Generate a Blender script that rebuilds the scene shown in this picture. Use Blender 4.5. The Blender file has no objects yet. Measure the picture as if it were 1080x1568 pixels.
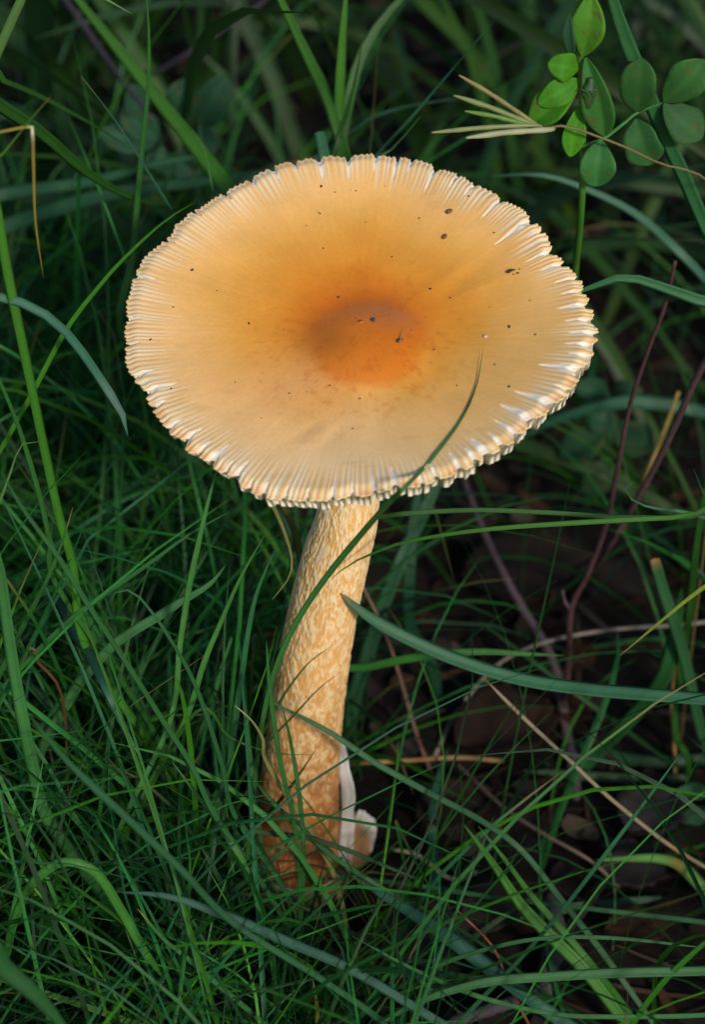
import bpy, math, random
import numpy as np

rng = np.random.default_rng(7)
random.seed(7)
sc = bpy.context.scene
S = 0.01                                    # the script works in centimetres, the scene is in metres

# ------------------------------------------------------------------ camera, sky, sun, exposure
F = 3600.0                                  # focal length in photograph pixels (1080 x 1568)
TH = math.radians(36.0)
CAM = np.array([0.0, -40.56, 40.0])
FW = np.array([0, math.cos(TH), -math.sin(TH)])
RT = np.array([1.0, 0, 0])
UP = np.array([0, math.sin(TH), math.cos(TH)])
cd = bpy.data.cameras.new('camera')
cam = bpy.data.objects.new('camera', cd)
sc.collection.objects.link(cam)
sc.camera = cam
cam.location = CAM * S
cam.rotation_euler = (math.radians(90) - TH, 0, 0)
cd.sensor_fit = 'VERTICAL'
cd.sensor_height = 36.0
cd.sensor_width = 24.8
cd.lens = F / 1568 * 36.0
cd.clip_start = 0.02
cd.clip_end = 200.0
cd.dof.use_dof = True
cd.dof.focus_distance = 0.482
cd.dof.aperture_fstop = 15.0

SUN_TO = np.array([0.38, -0.80, 0.50])
SUN_TO /= np.linalg.norm(SUN_TO)
world = bpy.data.worlds.new('World')
sc.world = world
world.use_nodes = True
wn = world.node_tree
sky = wn.nodes.new('ShaderNodeTexSky')
sky.sky_type = 'NISHITA'
sky.sun_disc = False
sky.sun_elevation = math.asin(SUN_TO[2])
sky.sun_rotation = math.atan2(SUN_TO[0], SUN_TO[1])
wn.links.new(sky.outputs[0], wn.nodes['Background'].inputs[0])
wn.nodes['Background'].inputs[1].default_value = 0.105
sl = bpy.data.lights.new('sun', 'SUN')
sun = bpy.data.objects.new('sun', sl)
sc.collection.objects.link(sun)
sl.energy = 2.6
sl.angle = math.radians(6.0)
sl.color = (1.0, 0.89, 0.74)
from mathutils import Vector
sun.rotation_euler = Vector(SUN_TO).to_track_quat('Z', 'Y').to_euler()
sun.location = tuple(SUN_TO * 3)
sc.view_settings.view_transform = 'Standard'
sc.view_settings.look = 'None'
sc.view_settings.gamma = 1.0
sc.view_settings.exposure = 0.1
sc.cycles.max_bounces = 6
sc.cycles.transmission_bounces = 4

# ------------------------------------------------------------------ geometry helpers
def ray(px, py):
    return FW + RT * (px - 540) / F - UP * (py - 784) / F

def at(px, py, Y):
    """point seen at a pixel, on the upright plane Y centimetres behind the mushroom's foot"""
    d = ray(px, py)
    p = CAM + d * ((Y - CAM[1]) / d[1])
    if p[2] < 0.15:
        p = CAM + d * ((0.15 - CAM[2]) / d[2])
    return p

def on_ground(px, py, z=0.0):
    d = ray(px, py)
    return CAM + d * ((z - CAM[2]) / d[2])

_tab = np.random.default_rng(3).random(4096)
def _h(i, j, k):
    return _tab[(i * 73 + j * 419 + k * 1871 + ((i * j) % 977) * 7) % 4096]
def vnoise(x, y, z=0.0):
    x, y, z = np.broadcast_arrays(np.asarray(x, float), np.asarray(y, float), np.asarray(z, float))
    i, j, k = np.floor(x).astype(int), np.floor(y).astype(int), np.floor(z).astype(int)
    u, v, w = x - i, y - j, z - k
    u, v, w = [t * t * (3 - 2 * t) for t in (u, v, w)]
    r = 0
    for a in (0, 1):
        for b in (0, 1):
            for c in (0, 1):
                r = r + _h(i + a, j + b, k + c) * (u if a else 1 - u) * (v if b else 1 - v) * (w if c else 1 - w)
    return r
def fbm(x, y, z=0.0, o=4):
    r, a, t = 0, 1.0, 0
    for q in range(o):
        r = r + a * vnoise(np.asarray(x) * 2 ** q + 17 * q, np.asarray(y) * 2 ** q + 5 * q, np.asarray(z) * 2 ** q)
        t += a
        a *= 0.5
    return r / t
def sstep(a, b, x):
    t = np.clip((np.asarray(x, float) - a) / (b - a), 0, 1)
    return t * t * (3 - 2 * t)
def mix(a, b, t):
    t = np.asarray(t)[..., None]
    return np.asarray(a) * (1 - t) + np.asarray(b) * t

def mesh(name, v, quads=None, faces=None, col=None, buv=None, mat=None, smooth=True):
    v = np.asarray(v, float).reshape(-1, 3) * S
    me = bpy.data.meshes.new(name)
    if quads is not None:
        q = np.asarray(quads, dtype=np.int32).reshape(-1, 4)
        me.vertices.add(len(v))
        me.vertices.foreach_set('co', v.astype(np.float32).ravel())
        me.loops.add(q.size)
        me.loops.foreach_set('vertex_index', q.ravel())
        me.polygons.add(len(q))
        me.polygons.foreach_set('loop_start', np.arange(0, q.size, 4, dtype=np.int32))
        me.update(calc_edges=True)
    else:
        me.from_pydata(v.tolist(), [], faces)
        me.update()
    if smooth:
        me.polygons.foreach_set('use_smooth', np.ones(len(me.polygons), dtype=bool))
    if col is not None:
        c = np.ones((len(v), 4), np.float32)
        c[:, :3] = np.asarray(col).reshape(-1, 3)
        me.color_attributes.new('Col', 'FLOAT_COLOR', 'POINT').data.foreach_set('color', c.ravel())
    if buv is not None:
        me.attributes.new('buv', 'FLOAT2', 'POINT').data.foreach_set('vector', np.asarray(buv, np.float32).ravel())
    if mat:
        me.materials.append(mat)
    return me

ORG = {}
def obj(name, me, origin=(0, 0, 0), parent=None):
    """link a mesh whose vertices are already relative to origin (cm, world)"""
    o = bpy.data.objects.new(name, me)
    sc.collection.objects.link(o)
    origin = np.asarray(origin, float)
    ORG[o.name] = origin
    if parent is not None:
        o.parent = parent
        o.location = (origin - ORG[parent.name]) * S
    else:
        o.location = origin * S
    return o

def tag(o, label=None, cat=None, group=None, kind=None):
    for k, x in (('label', label), ('category', cat), ('group', group), ('kind', kind)):
        if x:
            o[k] = x
    return o

def grid_quads(nr, nc, wrap=False, off=0):
    i = np.arange(nr - 1)[:, None]
    j = np.arange(nc if wrap else nc - 1)[None, :]
    j2 = (j + 1) % nc
    return (np.stack([i * nc + j, i * nc + j2, (i + 1) * nc + j2, (i + 1) * nc + j], -1) + off).reshape(-1, 4)

def spline(P, n):
    """Catmull-Rom through P, resampled to n points evenly by length"""
    P = np.asarray(P, float)
    if len(P) == 2:
        return P[0] + (P[1] - P[0]) * np.linspace(0, 1, n)[:, None]
    Q = np.vstack([2 * P[0] - P[1], P, 2 * P[-1] - P[-2]])
    t = np.linspace(0, 1, 24, endpoint=False)[:, None]
    o = []
    for i in range(1, len(Q) - 2):
        a, b, c, d = Q[i - 1], Q[i], Q[i + 1], Q[i + 2]
        o.append(0.5 * (2 * b + (c - a) * t + (2 * a - 5 * b + 4 * c - d) * t ** 2 + (3 * b - a - 3 * c + d) * t ** 3))
    o = np.vstack(o + [P[-1:]])
    L = np.r_[0, np.cumsum(np.linalg.norm(np.diff(o, axis=0), axis=1))]
    x = np.linspace(0, L[-1], n)
    return np.stack([np.interp(x, L, o[:, k]) for k in range(3)], -1)

def unit(a):
    return a / np.maximum(np.linalg.norm(a, axis=-1, keepdims=True), 1e-9)

def frames(p, hint):
    t = unit(np.gradient(p, axis=0))
    s = unit(np.cross(t, hint))
    for i in range(1, len(s)):
        if s[i] @ s[i - 1] < 0:
            s[i] = -s[i]
    n = np.cross(s, t)
    return t, s, n

def tube(P, rad, n=40, m=10, bump=0.0, seed=0, raw=False):
    p = P if raw else spline(P, n)
    n = len(p)
    t, s, b = frames(p, np.array([0.31, 0.2, 0.93]))
    r = np.interp(np.linspace(0, 1, n), np.linspace(0, 1, len(rad)), rad)[:, None] * np.ones((1, m))
    ph = np.linspace(0, 2 * math.pi, m, endpoint=False)[None]
    if bump:
        L = np.arange(n)[:, None] * 0.9
        r = r * (1 + bump * (fbm(np.cos(ph) * 1.5 + seed, np.sin(ph) * 1.5, L * 0.6) - 0.5) * 2)
    v = p[:, None] + r[..., None] * (np.cos(ph)[..., None] * s[:, None] + np.sin(ph)[..., None] * b[:, None])
    q = grid_quads(n, m, True)
    v = v.reshape(-1, 3)
    v = np.vstack([v, p[:1], p[-1:]])
    a, e = len(v) - 2, len(v) - 1
    caps = []
    for j in range(0, m, 2):
        caps.append((a, (j + 2) % m, (j + 1) % m, j))
        o = (n - 1) * m
        caps.append((e, o + j, o + (j + 1) % m, o + (j + 2) % m))
    return v, np.vstack([q, np.array(caps)])

# ------------------------------------------------------------------ materials
def nodes(name):
    m = bpy.data.materials.new(name)
    m.use_nodes = True
    nt = m.node_tree
    return m, nt, nt.nodes['Principled BSDF']
def N(nt, kind, **kw):
    n = nt.nodes.new(kind)
    for k, v in kw.items():
        setattr(n, k, v)
    return n
def M(nt, op, a, b=None, c=None):
    n = N(nt, 'ShaderNodeMath', operation=op)
    for i, x in enumerate((a, b, c)):
        if x is None:
            continue
        if isinstance(x, (int, float)):
            n.inputs[i].default_value = x
        else:
            nt.links.new(x, n.inputs[i])
    return n.outputs[0]
def tex_noise(nt, scale, detail=4, rough=0.55):
    tc = N(nt, 'ShaderNodeTexCoord')
    n = N(nt, 'ShaderNodeTexNoise')
    n.inputs['Scale'].default_value = scale
    n.inputs['Detail'].default_value = detail
    n.inputs['Roughness'].default_value = rough
    nt.links.new(tc.outputs['Object'], n.inputs['Vector'])
    return n.outputs['Fac']
def scaled(nt, col, fac):
    mx = N(nt, 'ShaderNodeVectorMath', operation='SCALE')
    nt.links.new(col, mx.inputs[0])
    nt.links.new(fac, mx.inputs['Scale'])
    return mx.outputs[0]
def bump(nt, bsdf, h, strength, dist):
    b = N(nt, 'ShaderNodeBump')
    b.inputs['Strength'].default_value = strength
    b.inputs['Distance'].default_value = dist
    nt.links.new(h, b.inputs['Height'])
    nt.links.new(b.outputs[0], bsdf.inputs['Normal'])

def mat_blade():
    m, nt, b = nodes('grass_blade_green')
    at_ = N(nt, 'ShaderNodeAttribute', attribute_name='Col')
    uv = N(nt, 'ShaderNodeAttribute', attribute_name='buv')
    sx = N(nt, 'ShaderNodeSeparateXYZ')
    nt.links.new(uv.outputs['Vector'], sx.inputs[0])
    vein = M(nt, 'SINE', M(nt, 'MULTIPLY', sx.outputs[0], 44.0))
    nz = tex_noise(nt, 900.0, 3)
    nz2 = tex_noise(nt, 160.0, 3)
    f = M(nt, 'MULTIPLY_ADD', vein, 0.10, 0.62)
    f = M(nt, 'ADD', f, M(nt, 'MULTIPLY', nz, 0.30))
    f = M(nt, 'ADD', f, M(nt, 'MULTIPLY', nz2, 0.40))
    c = scaled(nt, at_.outputs['Color'], f)
    nt.links.new(c, b.inputs['Base Color'])
    b.inputs['Roughness'].default_value = 0.46
    b.inputs['Specular IOR Level'].default_value = 0.42
    bump(nt, b, vein, 0.25, 0.00012)
    tr = N(nt, 'ShaderNodeBsdfTranslucent')
    ty = N(nt, 'ShaderNodeVectorMath', operation='MULTIPLY')
    nt.links.new(c, ty.inputs[0])
    ty.inputs[1].default_value = (1.9, 1.6, 0.7)
    nt.links.new(ty.outputs[0], tr.inputs[0])
    mx = N(nt, 'ShaderNodeMixShader')
    mx.inputs[0].default_value = 0.38
    nt.links.new(b.outputs[0], mx.inputs[1])
    nt.links.new(tr.outputs[0], mx.inputs[2])
    nt.links.new(mx.outputs[0], nt.nodes['Material Output'].inputs['Surface'])
    return m

def mat_col(name, rough, spec=0.4, n1=(500, .35), sss=0.0, bmp=None, sssr=0.002):
    """pigment from the vertex attribute, broken up by fine noise"""
    m, nt, b = nodes(name)
    a = N(nt, 'ShaderNodeAttribute', attribute_name='Col')
    nz = tex_noise(nt, n1[0], 5)
    f = M(nt, 'MULTIPLY_ADD', nz, n1[1] * 2, 1 - n1[1])
    c = scaled(nt, a.outputs['Color'], f)
    nt.links.new(c, b.inputs['Base Color'])
    b.inputs['Roughness'].default_value = rough
    b.inputs['Specular IOR Level'].default_value = spec
    if sss:
        b.inputs['Subsurface Weight'].default_value = sss
        b.inputs['Subsurface Radius'].default_value = (1.0, 0.5, 0.2)
        b.inputs['Subsurface Scale'].default_value = sssr
    if bmp:
        bump(nt, b, tex_noise(nt, bmp[0], 5), bmp[1], bmp[2])
    return m

def mat_soil():
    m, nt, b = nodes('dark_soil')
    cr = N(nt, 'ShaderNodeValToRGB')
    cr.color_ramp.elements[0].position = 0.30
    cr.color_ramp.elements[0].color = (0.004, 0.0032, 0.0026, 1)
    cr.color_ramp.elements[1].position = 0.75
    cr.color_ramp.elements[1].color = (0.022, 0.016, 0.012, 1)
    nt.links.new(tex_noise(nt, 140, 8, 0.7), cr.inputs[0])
    nt.links.new(cr.outputs[0], b.inputs['Base Color'])
    b.inputs['Roughness'].default_value = 0.9
    b.inputs['Specular IOR Level'].default_value = 0.2
    bump(nt, b, tex_noise(nt, 420, 8, 0.7), 0.8, 0.002)
    return m

MB = mat_blade()
MLB = mat_blade()
MLB.name = 'trefoil_leaflet'
MLB.node_tree.nodes['Principled BSDF'].inputs['Roughness'].default_value = .62
MLB.node_tree.nodes['Principled BSDF'].inputs['Specular IOR Level'].default_value = .25
M_CAP = mat_col('cap_skin', 0.46, 0.36, (1500, .07), 0.15, (2600, .12, 0.0002), 0.0015)
M_GILL = mat_col('gill_flesh', 0.6, 0.3, (1200, .08), 0.2, None, 0.0015)
M_STEM = mat_col('stem_skin', 0.62, 0.3, (1800, .10), 0.12, (2400, .3, 0.0003), 0.0012)
M_VOLVA = mat_col('volva_membrane', 0.7, 0.25, (700, .10), 0.3, (900, .4, 0.0005), 0.003)
M_TWIG = mat_col('twig_bark', 0.75, 0.3, (700, .45), 0, (900, .6, 0.0006))
M_DEAD = mat_col('dead_leaf', 0.8, 0.2, (350, .40), 0, (500, .5, 0.0006))
M_LEAF = mat_col('trefoil_leaf', 0.5, 0.35, (600, .18), 0.1, (900, .25, 0.0003), 0.0005)
M_SPECK = mat_col('dirt_speck', 0.7, 0.4, (3000, .3))
M_SOIL = mat_soil()

# ------------------------------------------------------------------ ground
def ground_z(x, y):
    return (fbm(x / 7.0 + 40, y / 7.0 + 40, 0, 3) - 0.5) * 1.3 + (fbm(x / 1.1 + 9, y / 1.1 + 3, 0, 4) - 0.5) * 0.55 - 0.15
g = np.linspace(-1, 1, 361)
gx = np.sinh(g * 7.0) / math.sinh(7.0) * 3000
GX, GY = np.meshgrid(gx, gx + 5, indexing='xy')
fall = 1 / (1 + (np.hypot(GX, GY - 5) / 260) ** 2)
GZ = ground_z(GX, GY) * fall
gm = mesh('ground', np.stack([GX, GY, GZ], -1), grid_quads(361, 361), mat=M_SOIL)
tag(obj('ground', gm), kind='structure')

# ------------------------------------------------------------------ the mushroom
a_, b_ = math.radians(16), math.radians(-3)
CN = np.array([math.sin(b_), -math.sin(a_) * math.cos(b_), math.cos(a_) * math.cos(b_)])
CX = unit(np.cross([0, 1, 0], CN))
CY = np.cross(CN, CX)
CC = at(556, 515, -0.5) + CY * 0.676 - CX * 0.05          # centre of the rim plane

def cap_uv(px, py):
    d = ray(px, py)
    X = CAM + d * (((CC - CAM) @ CN) / (d @ CN)) - CC
    return X @ CX, X @ CY

OUT = [(545,231),(600,233),(660,245),(690,258),(735,283),(775,303),(800,318),(830,345),(852,385),(888,420),(902,445),
 (912,480),(915,513),(900,545),(885,575),(868,598),(845,618),(815,645),(788,668),(750,694),(720,710),(685,724),(650,735),
 (620,741),(585,746),(540,750),(500,757),(470,758),(440,753),(410,753),(385,745),(362,733),(342,716),(312,700),(287,683),
 (267,660),(247,637),(227,608),(209,580),(195,550),(193,520),(196,490),(198,455),(205,425),(218,395),(240,375),(265,350),
 (290,325),(320,305),(350,285),(390,265),(430,245),(470,238),(505,233)]
_uv = np.array([cap_uv(*p) for p in OUT])
_th = np.arctan2(_uv[:, 1], _uv[:, 0]) % (2 * math.pi)
_o = np.argsort(_th)
_th, _rr = _th[_o], np.hypot(_uv[:, 0], _uv[:, 1])[_o]
def cap_R(th):
    return np.interp(np.asarray(th) % (2 * math.pi), _th, _rr, period=2 * math.pi)

NST = 240                                                   # radial ribs round the margin
NT, NRAD = NST * 6, 128
# white tears: pixel of the gap's outer end, half width (rad), how far in it reaches
TEARS = [(420,258,.010,.90),(452,247,.008,.92),(488,240,.016,.84),(533,238,.013,.84),(575,238,.010,.88),(608,240,.012,.86),(628,246,.009,.90),
 (664,258,.017,.82),(697,270,.010,.90),(722,283,.009,.9),(764,306,.017,.84),(806,338,.022,.76),(826,352,.010,.90),(846,380,.016,.84),(868,398,.014,.86),(884,420,.012,.88),
 (897,440,.013,.88),(903,462,.018,.84),(908,485,.015,.86),(905,505,.012,.87),(903,523,.014,.87),(897,540,.012,.90),(886,563,.028,.80),
 (872,592,.012,.92),(846,616,.026,.80),(815,640,.027,.80),(789,660,.020,.84),(768,676,.014,.88),(745,690,.022,.86),(728,700,.013,.9),(704,712,.017,.88),
 (668,724,.014,.88),(646,731,.012,.91),(606,738,.015,.86),(574,746,.010,.91),(540,748,.009,.93),(508,752,.009,.94),(470,752,.010,.94),(438,750,.010,.94),
 (404,748,.012,.93),(380,742,.012,.94),(358,728,.018,.88),(344,716,.012,.93),(322,700,.016,.86),(300,688,.014,.90),(282,668,.016,.88),(264,645,.010,.91),
 (240,615,.010,.92),(222,596,.016,.84),(206,570,.012,.90),(198,520,.009,.93),(200,482,.009,.93),(213,418,.012,.90),(255,363,.009,.94),(300,322,.008,.94),(345,292,.010,.93),(385,270,.010,.92)]
_T = []
for (px, py, w, s0) in TEARS:
    x, y = cap_uv(px, py)
    _T.append((math.atan2(y, x), w, s0))

_r2 = np.random.default_rng(11)
rib_w = _r2.normal(0, 0.16, NST)
def rib_phase(th):
    return (th / (2 * math.pi) * NST + 0.35 * (vnoise(th / (2 * math.pi) * NST * .8, 1.7) - .5) * 2 + 1.3 * (fbm(np.cos(th) * 5 + 9, np.sin(th) * 5 + 9, 0, 3) - .5) * 2)

def cap_top(th, s):
    """height over the rim plane, groove depth 0..1 and tear 0..1 on the cap's upper skin"""
    R = cap_R(th)
    x, y = R * s * np.cos(th), R * s * np.sin(th)
    dx, dy = x - 0.12, y + 0.52
    q = np.hypot(dx, dy * 1.05)
    z = -0.52 * (1 - s ** 2.2) + 0.25 * np.exp(-(q / 1.12) ** 3.6) + 0.03 * np.exp(-(q / .5) ** 2)
    z = z + 0.16 * (fbm(np.cos(th) * 1.7 + 4, np.sin(th) * 1.7 + 4, s * 1.2, 3) - .5) * s ** 2
    z = z + 0.05 * (fbm(x * .6 + 3, y * .6 + 8, 0, 3) - .5)
    z = z - 0.10 * sstep(0.93, 1.0, s) ** 2
    for (cx, cy, sx, sy, an, am) in ((-1.15, -2.75, .62, .13, .75, -.012), (-.92, -2.95, .55, .13, .75, .012), (-.6, -3.0, .5, .12, .9, -.009),
                                     (-1.3, 1.6, 1.0, .30, -.9, .03), (1.7, 1.2, .9, .25, .7, .02), (1.95, .9, .9, .22, .7, -.02)):
        ca, sa = math.cos(an), math.sin(an)
        u, v = (x - cx) * ca + (y - cy) * sa, -(x - cx) * sa + (y - cy) * ca
        z = z + am * np.exp(-(u / sx) ** 2 - (v / sy) ** 2)
    ph = rib_phase(th)
    inner = 0.775 + 0.10 * (fbm(np.cos(th) * 3, np.sin(th) * 3, 2.0, 3) - .5) + 0.04 * (vnoise(ph * 0.9, 3.3) - .5)
    inner = inner + .09 * (vnoise(np.floor(ph) * 1.37, 9.1) - .5)
    grow = sstep(inner, 0.985, s)
    rib = 0.5 + 0.5 * np.cos(2 * math.pi * ph)
    groove = (1 - rib) ** 1.3
    tear = np.zeros_like(th * s)
    for (t0, w, s0) in _T:
        d = (th - t0 + math.pi) % (2 * math.pi) - math.pi
        ww = w * np.clip((s - s0) / (1 - s0), 0, 1) ** 0.75 * (1 + 0.5 * (vnoise(s * 30, t0 * 9) - .5)) + 1e-6
        tear = np.maximum(tear, np.exp(-(d / ww) ** 4) * sstep(s0, s0 + .03, s))
    z = z - 0.018 * grow * groove * (.45 + 1.0 * vnoise(ph * .33, 5.5)) - 0.030 * tear
    return z, groove * grow, tear

def cap_colour(th, s, groove, tear):
    R = cap_R(th)
    x, y = R * s * np.cos(th), R * s * np.sin(th)
    wx, wy = x - 0.10 + .5 * (fbm(x * .9, y * .9, 1, 3) - .5), y + 0.12 + .5 * (fbm(x * .9 + 30, y * .9, 1, 3) - .5)
    q = np.hypot(wx, wy)
    an = np.arctan2(wy, wx)
    q = q / (1.42 + 0.36 * np.cos(an - 1.8) + 0.08 * np.cos(2 * an))
    q = q * (1 + 0.30 * (fbm(np.cos(an) * 2.2 + 7, np.sin(an) * 2.2, q * .35, 4) - .5))
    deep, org, mid, apr, crm = (0.60, 0.150, 0.008), (0.70, 0.265, 0.020), (0.77, 0.395, 0.075), (0.84, 0.51, 0.205), (0.86, 0.60, 0.305)
    uq = np.hypot(x - .12, y + .52) * (1 + .22 * (fbm(x * 1.3 + 4, y * 1.3, 3, 4) - .5))
    c = mix(deep, org, sstep(0.4, 1.2, q))
    c = mix(c, mid, sstep(0.8, 2.1, q))
    c = mix(c, apr, sstep(1.55, 2.75, q))
    c = mix(c, crm, sstep(2.5, 3.9, q))
    # right side more tan, left side pinker
    tan = sstep(-0.8, 3.2, x) * sstep(1.6, -.6, y) * sstep(1.0, 2.2, np.hypot(x, y))
    c = mix(c, np.array(c) * np.array([.88, .84, .66]), tan)
    pink = np.exp(-(((x + 1.2) / 1.3) ** 2 + ((y + 1.5) / .8) ** 2))
    c = mix(c, (0.74, 0.37, 0.16), .55 * pink)
    # purplish sky sheen painted into the far side of the umbo, browner on its left
    disc = sstep(1.32, .98, uq)
    c = mix(c, (0.64, 0.175, 0.008), .80 * disc)
    c = mix(c, (0.46, 0.17, 0.055), .55 * disc * sstep(-.25, .45, y + .25 * np.sin(x * 2)))
    c = mix(c, (0.40, 0.135, 0.010), .60 * np.exp(-(((x + .62) / .50) ** 2 + ((y + .42) / .62) ** 2)))
    fr = sstep(.56, .74, fbm(x * 7, y * 7 + 3, 0, 4)) * sstep(3.0, .8, uq)
    c = mix(c, (0.50, 0.11, 0.006), .45 * fr)
    # radial fibres and faint blotches
    fib = fbm(th * 60, s * 3.0, 0, 4) - .5
    c = c * (1 + 0.08 * fib * sstep(.15, .5, s))[..., None]
    bl = fbm(x * 1.6 + 50, y * 1.6 + 3, 0, 5) - .5
    c = c * (1 + 0.20 * bl)[..., None]
    st = sstep(.60, .76, fbm(x * 1.1 + 5, y * 3.2 + 1, 0, 4))
    c = mix(c, (0.66, 0.40, 0.13), .40 * st * sstep(1.2, 2.4, q))
    fine = vnoise(x * 22, y * 22) * .5 + vnoise(x * 45, y * 45) * .5
    c = c * (0.95 + 0.10 * fine)[..., None]
    # margin: ochre ribs, pale grooves, white tears
    white = (0.77, 0.73, 0.65)
    onrib = sstep(.80, .95, s)
    c = mix(c, (0.74, 0.43, 0.125), .55 * onrib * (1 - groove))
    c = mix(c, (0.79, 0.71, 0.54), np.clip(1.1 * groove * (0.30 + 1.2 * vnoise(rib_phase(th) * .45, 2.0)), 0, 1))
    c = mix(c, white, np.clip(tear * 1.15, 0, 1))
    edge = sstep(.955, .99, s) * (1 - tear) * (vnoise(th * 70, 1.0) > .33)
    low = sstep(.3, -.5, np.sin(th))
    c = mix(c, (0.62, 0.27, 0.085), .60 * edge * low * sstep(.35, .65, vnoise(th * 11, 4.0)))
    return c

ROOT_XY = at(458, 1330, 0.0)
FOOT = np.array([ROOT_XY[0], 0.0, 0.0])
mush = bpy.data.objects.new('mushroom', None)
sc.collection.objects.link(mush)
mush.empty_display_size = 0.01
mush.location = FOOT * S
ORG['mushroom'] = FOOT
tag(mush, 'tall mushroom with wide flat apricot orange cap and scaly tan stem standing in the grass', 'mushroom')

def lobes(a):
    """the margin bulges a little between neighbouring tears"""
    near = np.full(a.shape, 9.0)
    for (t0, w, s0) in _T:
        if w > .0125:
            near = np.minimum(near, np.abs((a - t0 + math.pi) % (2 * math.pi) - math.pi))
    return .016 * (1 - np.exp(-(near / .05) ** 1.5)) - .010
th = np.linspace(0, 2 * math.pi, NT, endpoint=False)
ss = np.r_[np.linspace(0.004, 0.76, 62), np.linspace(0.765, 1.0, NRAD - 62)]
TH2, SS2 = np.meshgrid(th, ss, indexing='xy')
z, gr, te = cap_top(TH2, SS2)
scal = 1 + (0.0035 * np.cos(2 * math.pi * rib_phase(TH2)) + 0.026 * (fbm(TH2 * 14, 2.2, 0, 3) - .5) + .006 * (vnoise(rib_phase(TH2) * .5, 8.1) - .5) - 0.024 * te + lobes(TH2)) * sstep(.85, 1.0, SS2)
RR = cap_R(TH2) * SS2 * scal
loc = np.stack([RR * np.cos(TH2), RR * np.sin(TH2), z], -1)
ccol = cap_colour(TH2, SS2, gr, te)
# rolled edge and underside
zr = z[-1]
rows, cols = [loc], [ccol]
Re = RR[-1]
for (k, dz, c) in ((1.004, -.018, (0.78, 0.58, 0.33)), (1.002, -.045, (0.78, 0.62, 0.38)), (.990, -.075, (0.78, 0.66, 0.44)), (.95, -.10, (.74, .64, .44)), (.8, -.17, (.74, .64, .44)),
                   (.5, -.34, (.74, .64, .44)), (.2, -.5, (.74, .64, .44)), (.11, -.6, (.74, .64, .44))):
    zz = (zr if k > .9 else 0) + dz + (-0.52 * (1 - k ** 2.2) if k < .9 else 0)
    rows.append(np.stack([Re * k * np.cos(th), Re * k * np.sin(th), zz + 0 * th], -1)[None])
    cc = np.tile(np.array(c), (NT, 1))
    if k > .985:
        cc = cc * (0.8 + .45 * vnoise(th * 60, k * 40))[:, None]
    cols.append(cc[None])
loc = np.concatenate(rows, 0)
ccol = np.concatenate(cols, 0)
def cap_world(l):
    return CC + l[..., 0:1] * CX + l[..., 1:2] * CY + l[..., 2:3] * CN
W = cap_world(loc)
nr = W.shape[0]
vv = np.vstack([W.reshape(-1, 3)]) - CC
q = grid_quads(nr, NT, True)
ctr = np.array([[0, 0, float(z[0].mean())]])
vv = np.vstack([vv, cap_world(ctr) - CC])
ci = len(vv) - 1
hub = np.array([(ci, (j + 0) % NT, (j + 1) % NT, (j + 2) % NT) for j in range(0, NT, 2)])
cap_me = mesh('cap', vv, np.vstack([q, hub]), col=np.vstack([ccol.reshape(-1, 3), [(0.60, .16, .012)]]), mat=M_CAP)
cap = obj('cap', cap_me, CC, mush)

# gills: one thin plate under each rib, running from the stem to the margin
zmid = lambda k: -0.52 * (1 - k ** 2.2) - .10 - .22 * (1 - k)
for i in range(NST):
    t0 = 2 * math.pi * (i + .5) / NST + _r2.normal(0, .004)
    R = float(np.interp(t0 % (2 * math.pi), th, Re, period=2 * math.pi)) * (1 + .003 * _r2.normal())
    k = np.array([.16, .4, .65, .82, .95, .993]) if i % 2 else np.array([.42, .55, .7, .84, .95, .993])
    zt = zmid(k) + .04
    ze = float(np.interp(t0, th, zr))
    wgt = sstep(.75, .98, k)
    zt = zt * (1 - wgt) + (ze - .05) * wgt
    edge_d = .15 + .17 * sstep(-.2, .9, math.cos(t0 + .75)) + .05 * _r2.random()
    dep = np.array([.20, .46, .50, .42, .12 + edge_d, edge_d])
    hw = 0.066
    e = np.array([math.cos(t0), math.sin(t0)])
    p_ = np.array([-e[1], e[0]])
    ring = []
    wob = _r2.normal(0, .012, 6)
    for n_ in range(6):
        for (dd, h) in ((0, -hw), (0, hw), (1, hw * .8), (1, -hw * .8)):
            xy = e * (R * k[n_] - ((.02 + .05 * _r2.random()) * dd if n_ == 5 else 0)) + p_ * (h + dd * wob[n_])
            ring.append((xy[0], xy[1], zt[n_] - dep[n_] * dd))
    gv = cap_world(np.array(ring)) - CC
    gq = [tuple(x) for x in grid_quads(6, 4, True)] + [(0, 1, 2, 3), (23, 22, 21, 20)]
    gc = np.tile(np.array((.82, .74, .56)) * (.90 + .2 * _r2.random()), (24, 1))
    obj('gill', mesh('gill', gv, gq, col=gc, mat=M_GILL, smooth=False), CC, cap)

# stem
SP = [(550, 640), (535, 770), (515, 850), (492, 950), (475, 1050), (464, 1140), (455, 1250), (450, 1330)]
SW = [78, 89, 101, 105, 110, 114, 128, 142]
ys = [-.35, -.33, -.3, -.25, -.2, -.12, -.05, 0.0]
pts = [at(px, py, y) for (px, py), y in zip(SP, ys)]
top = cap_world(np.array([[0.05, -.02, -.72]]))[0]
ax = np.vstack([[top], pts[1:], [FOOT + np.array([0, .1, -1.2])]])
def depth(p):
    return (p - CAM) @ FW
rad = [SW[0] / 2 / F * depth(top)] + [w / 2 / F * depth(p) for w, p in zip(SW[1:], pts[1:])] + [1.15]
NL, NP = 640, 260
axs = spline(ax, NL)
L = np.r_[0, np.cumsum(np.linalg.norm(np.diff(axs, axis=0), axis=1))]
Lc = np.r_[0, np.cumsum(np.linalg.norm(np.diff(ax, axis=0), axis=1))]
Lc *= L[-1] / Lc[-1]
rs = np.interp(L, Lc, rad)
rs = rs + 0.10 * np.exp(-(L / .55) ** 2)
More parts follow.
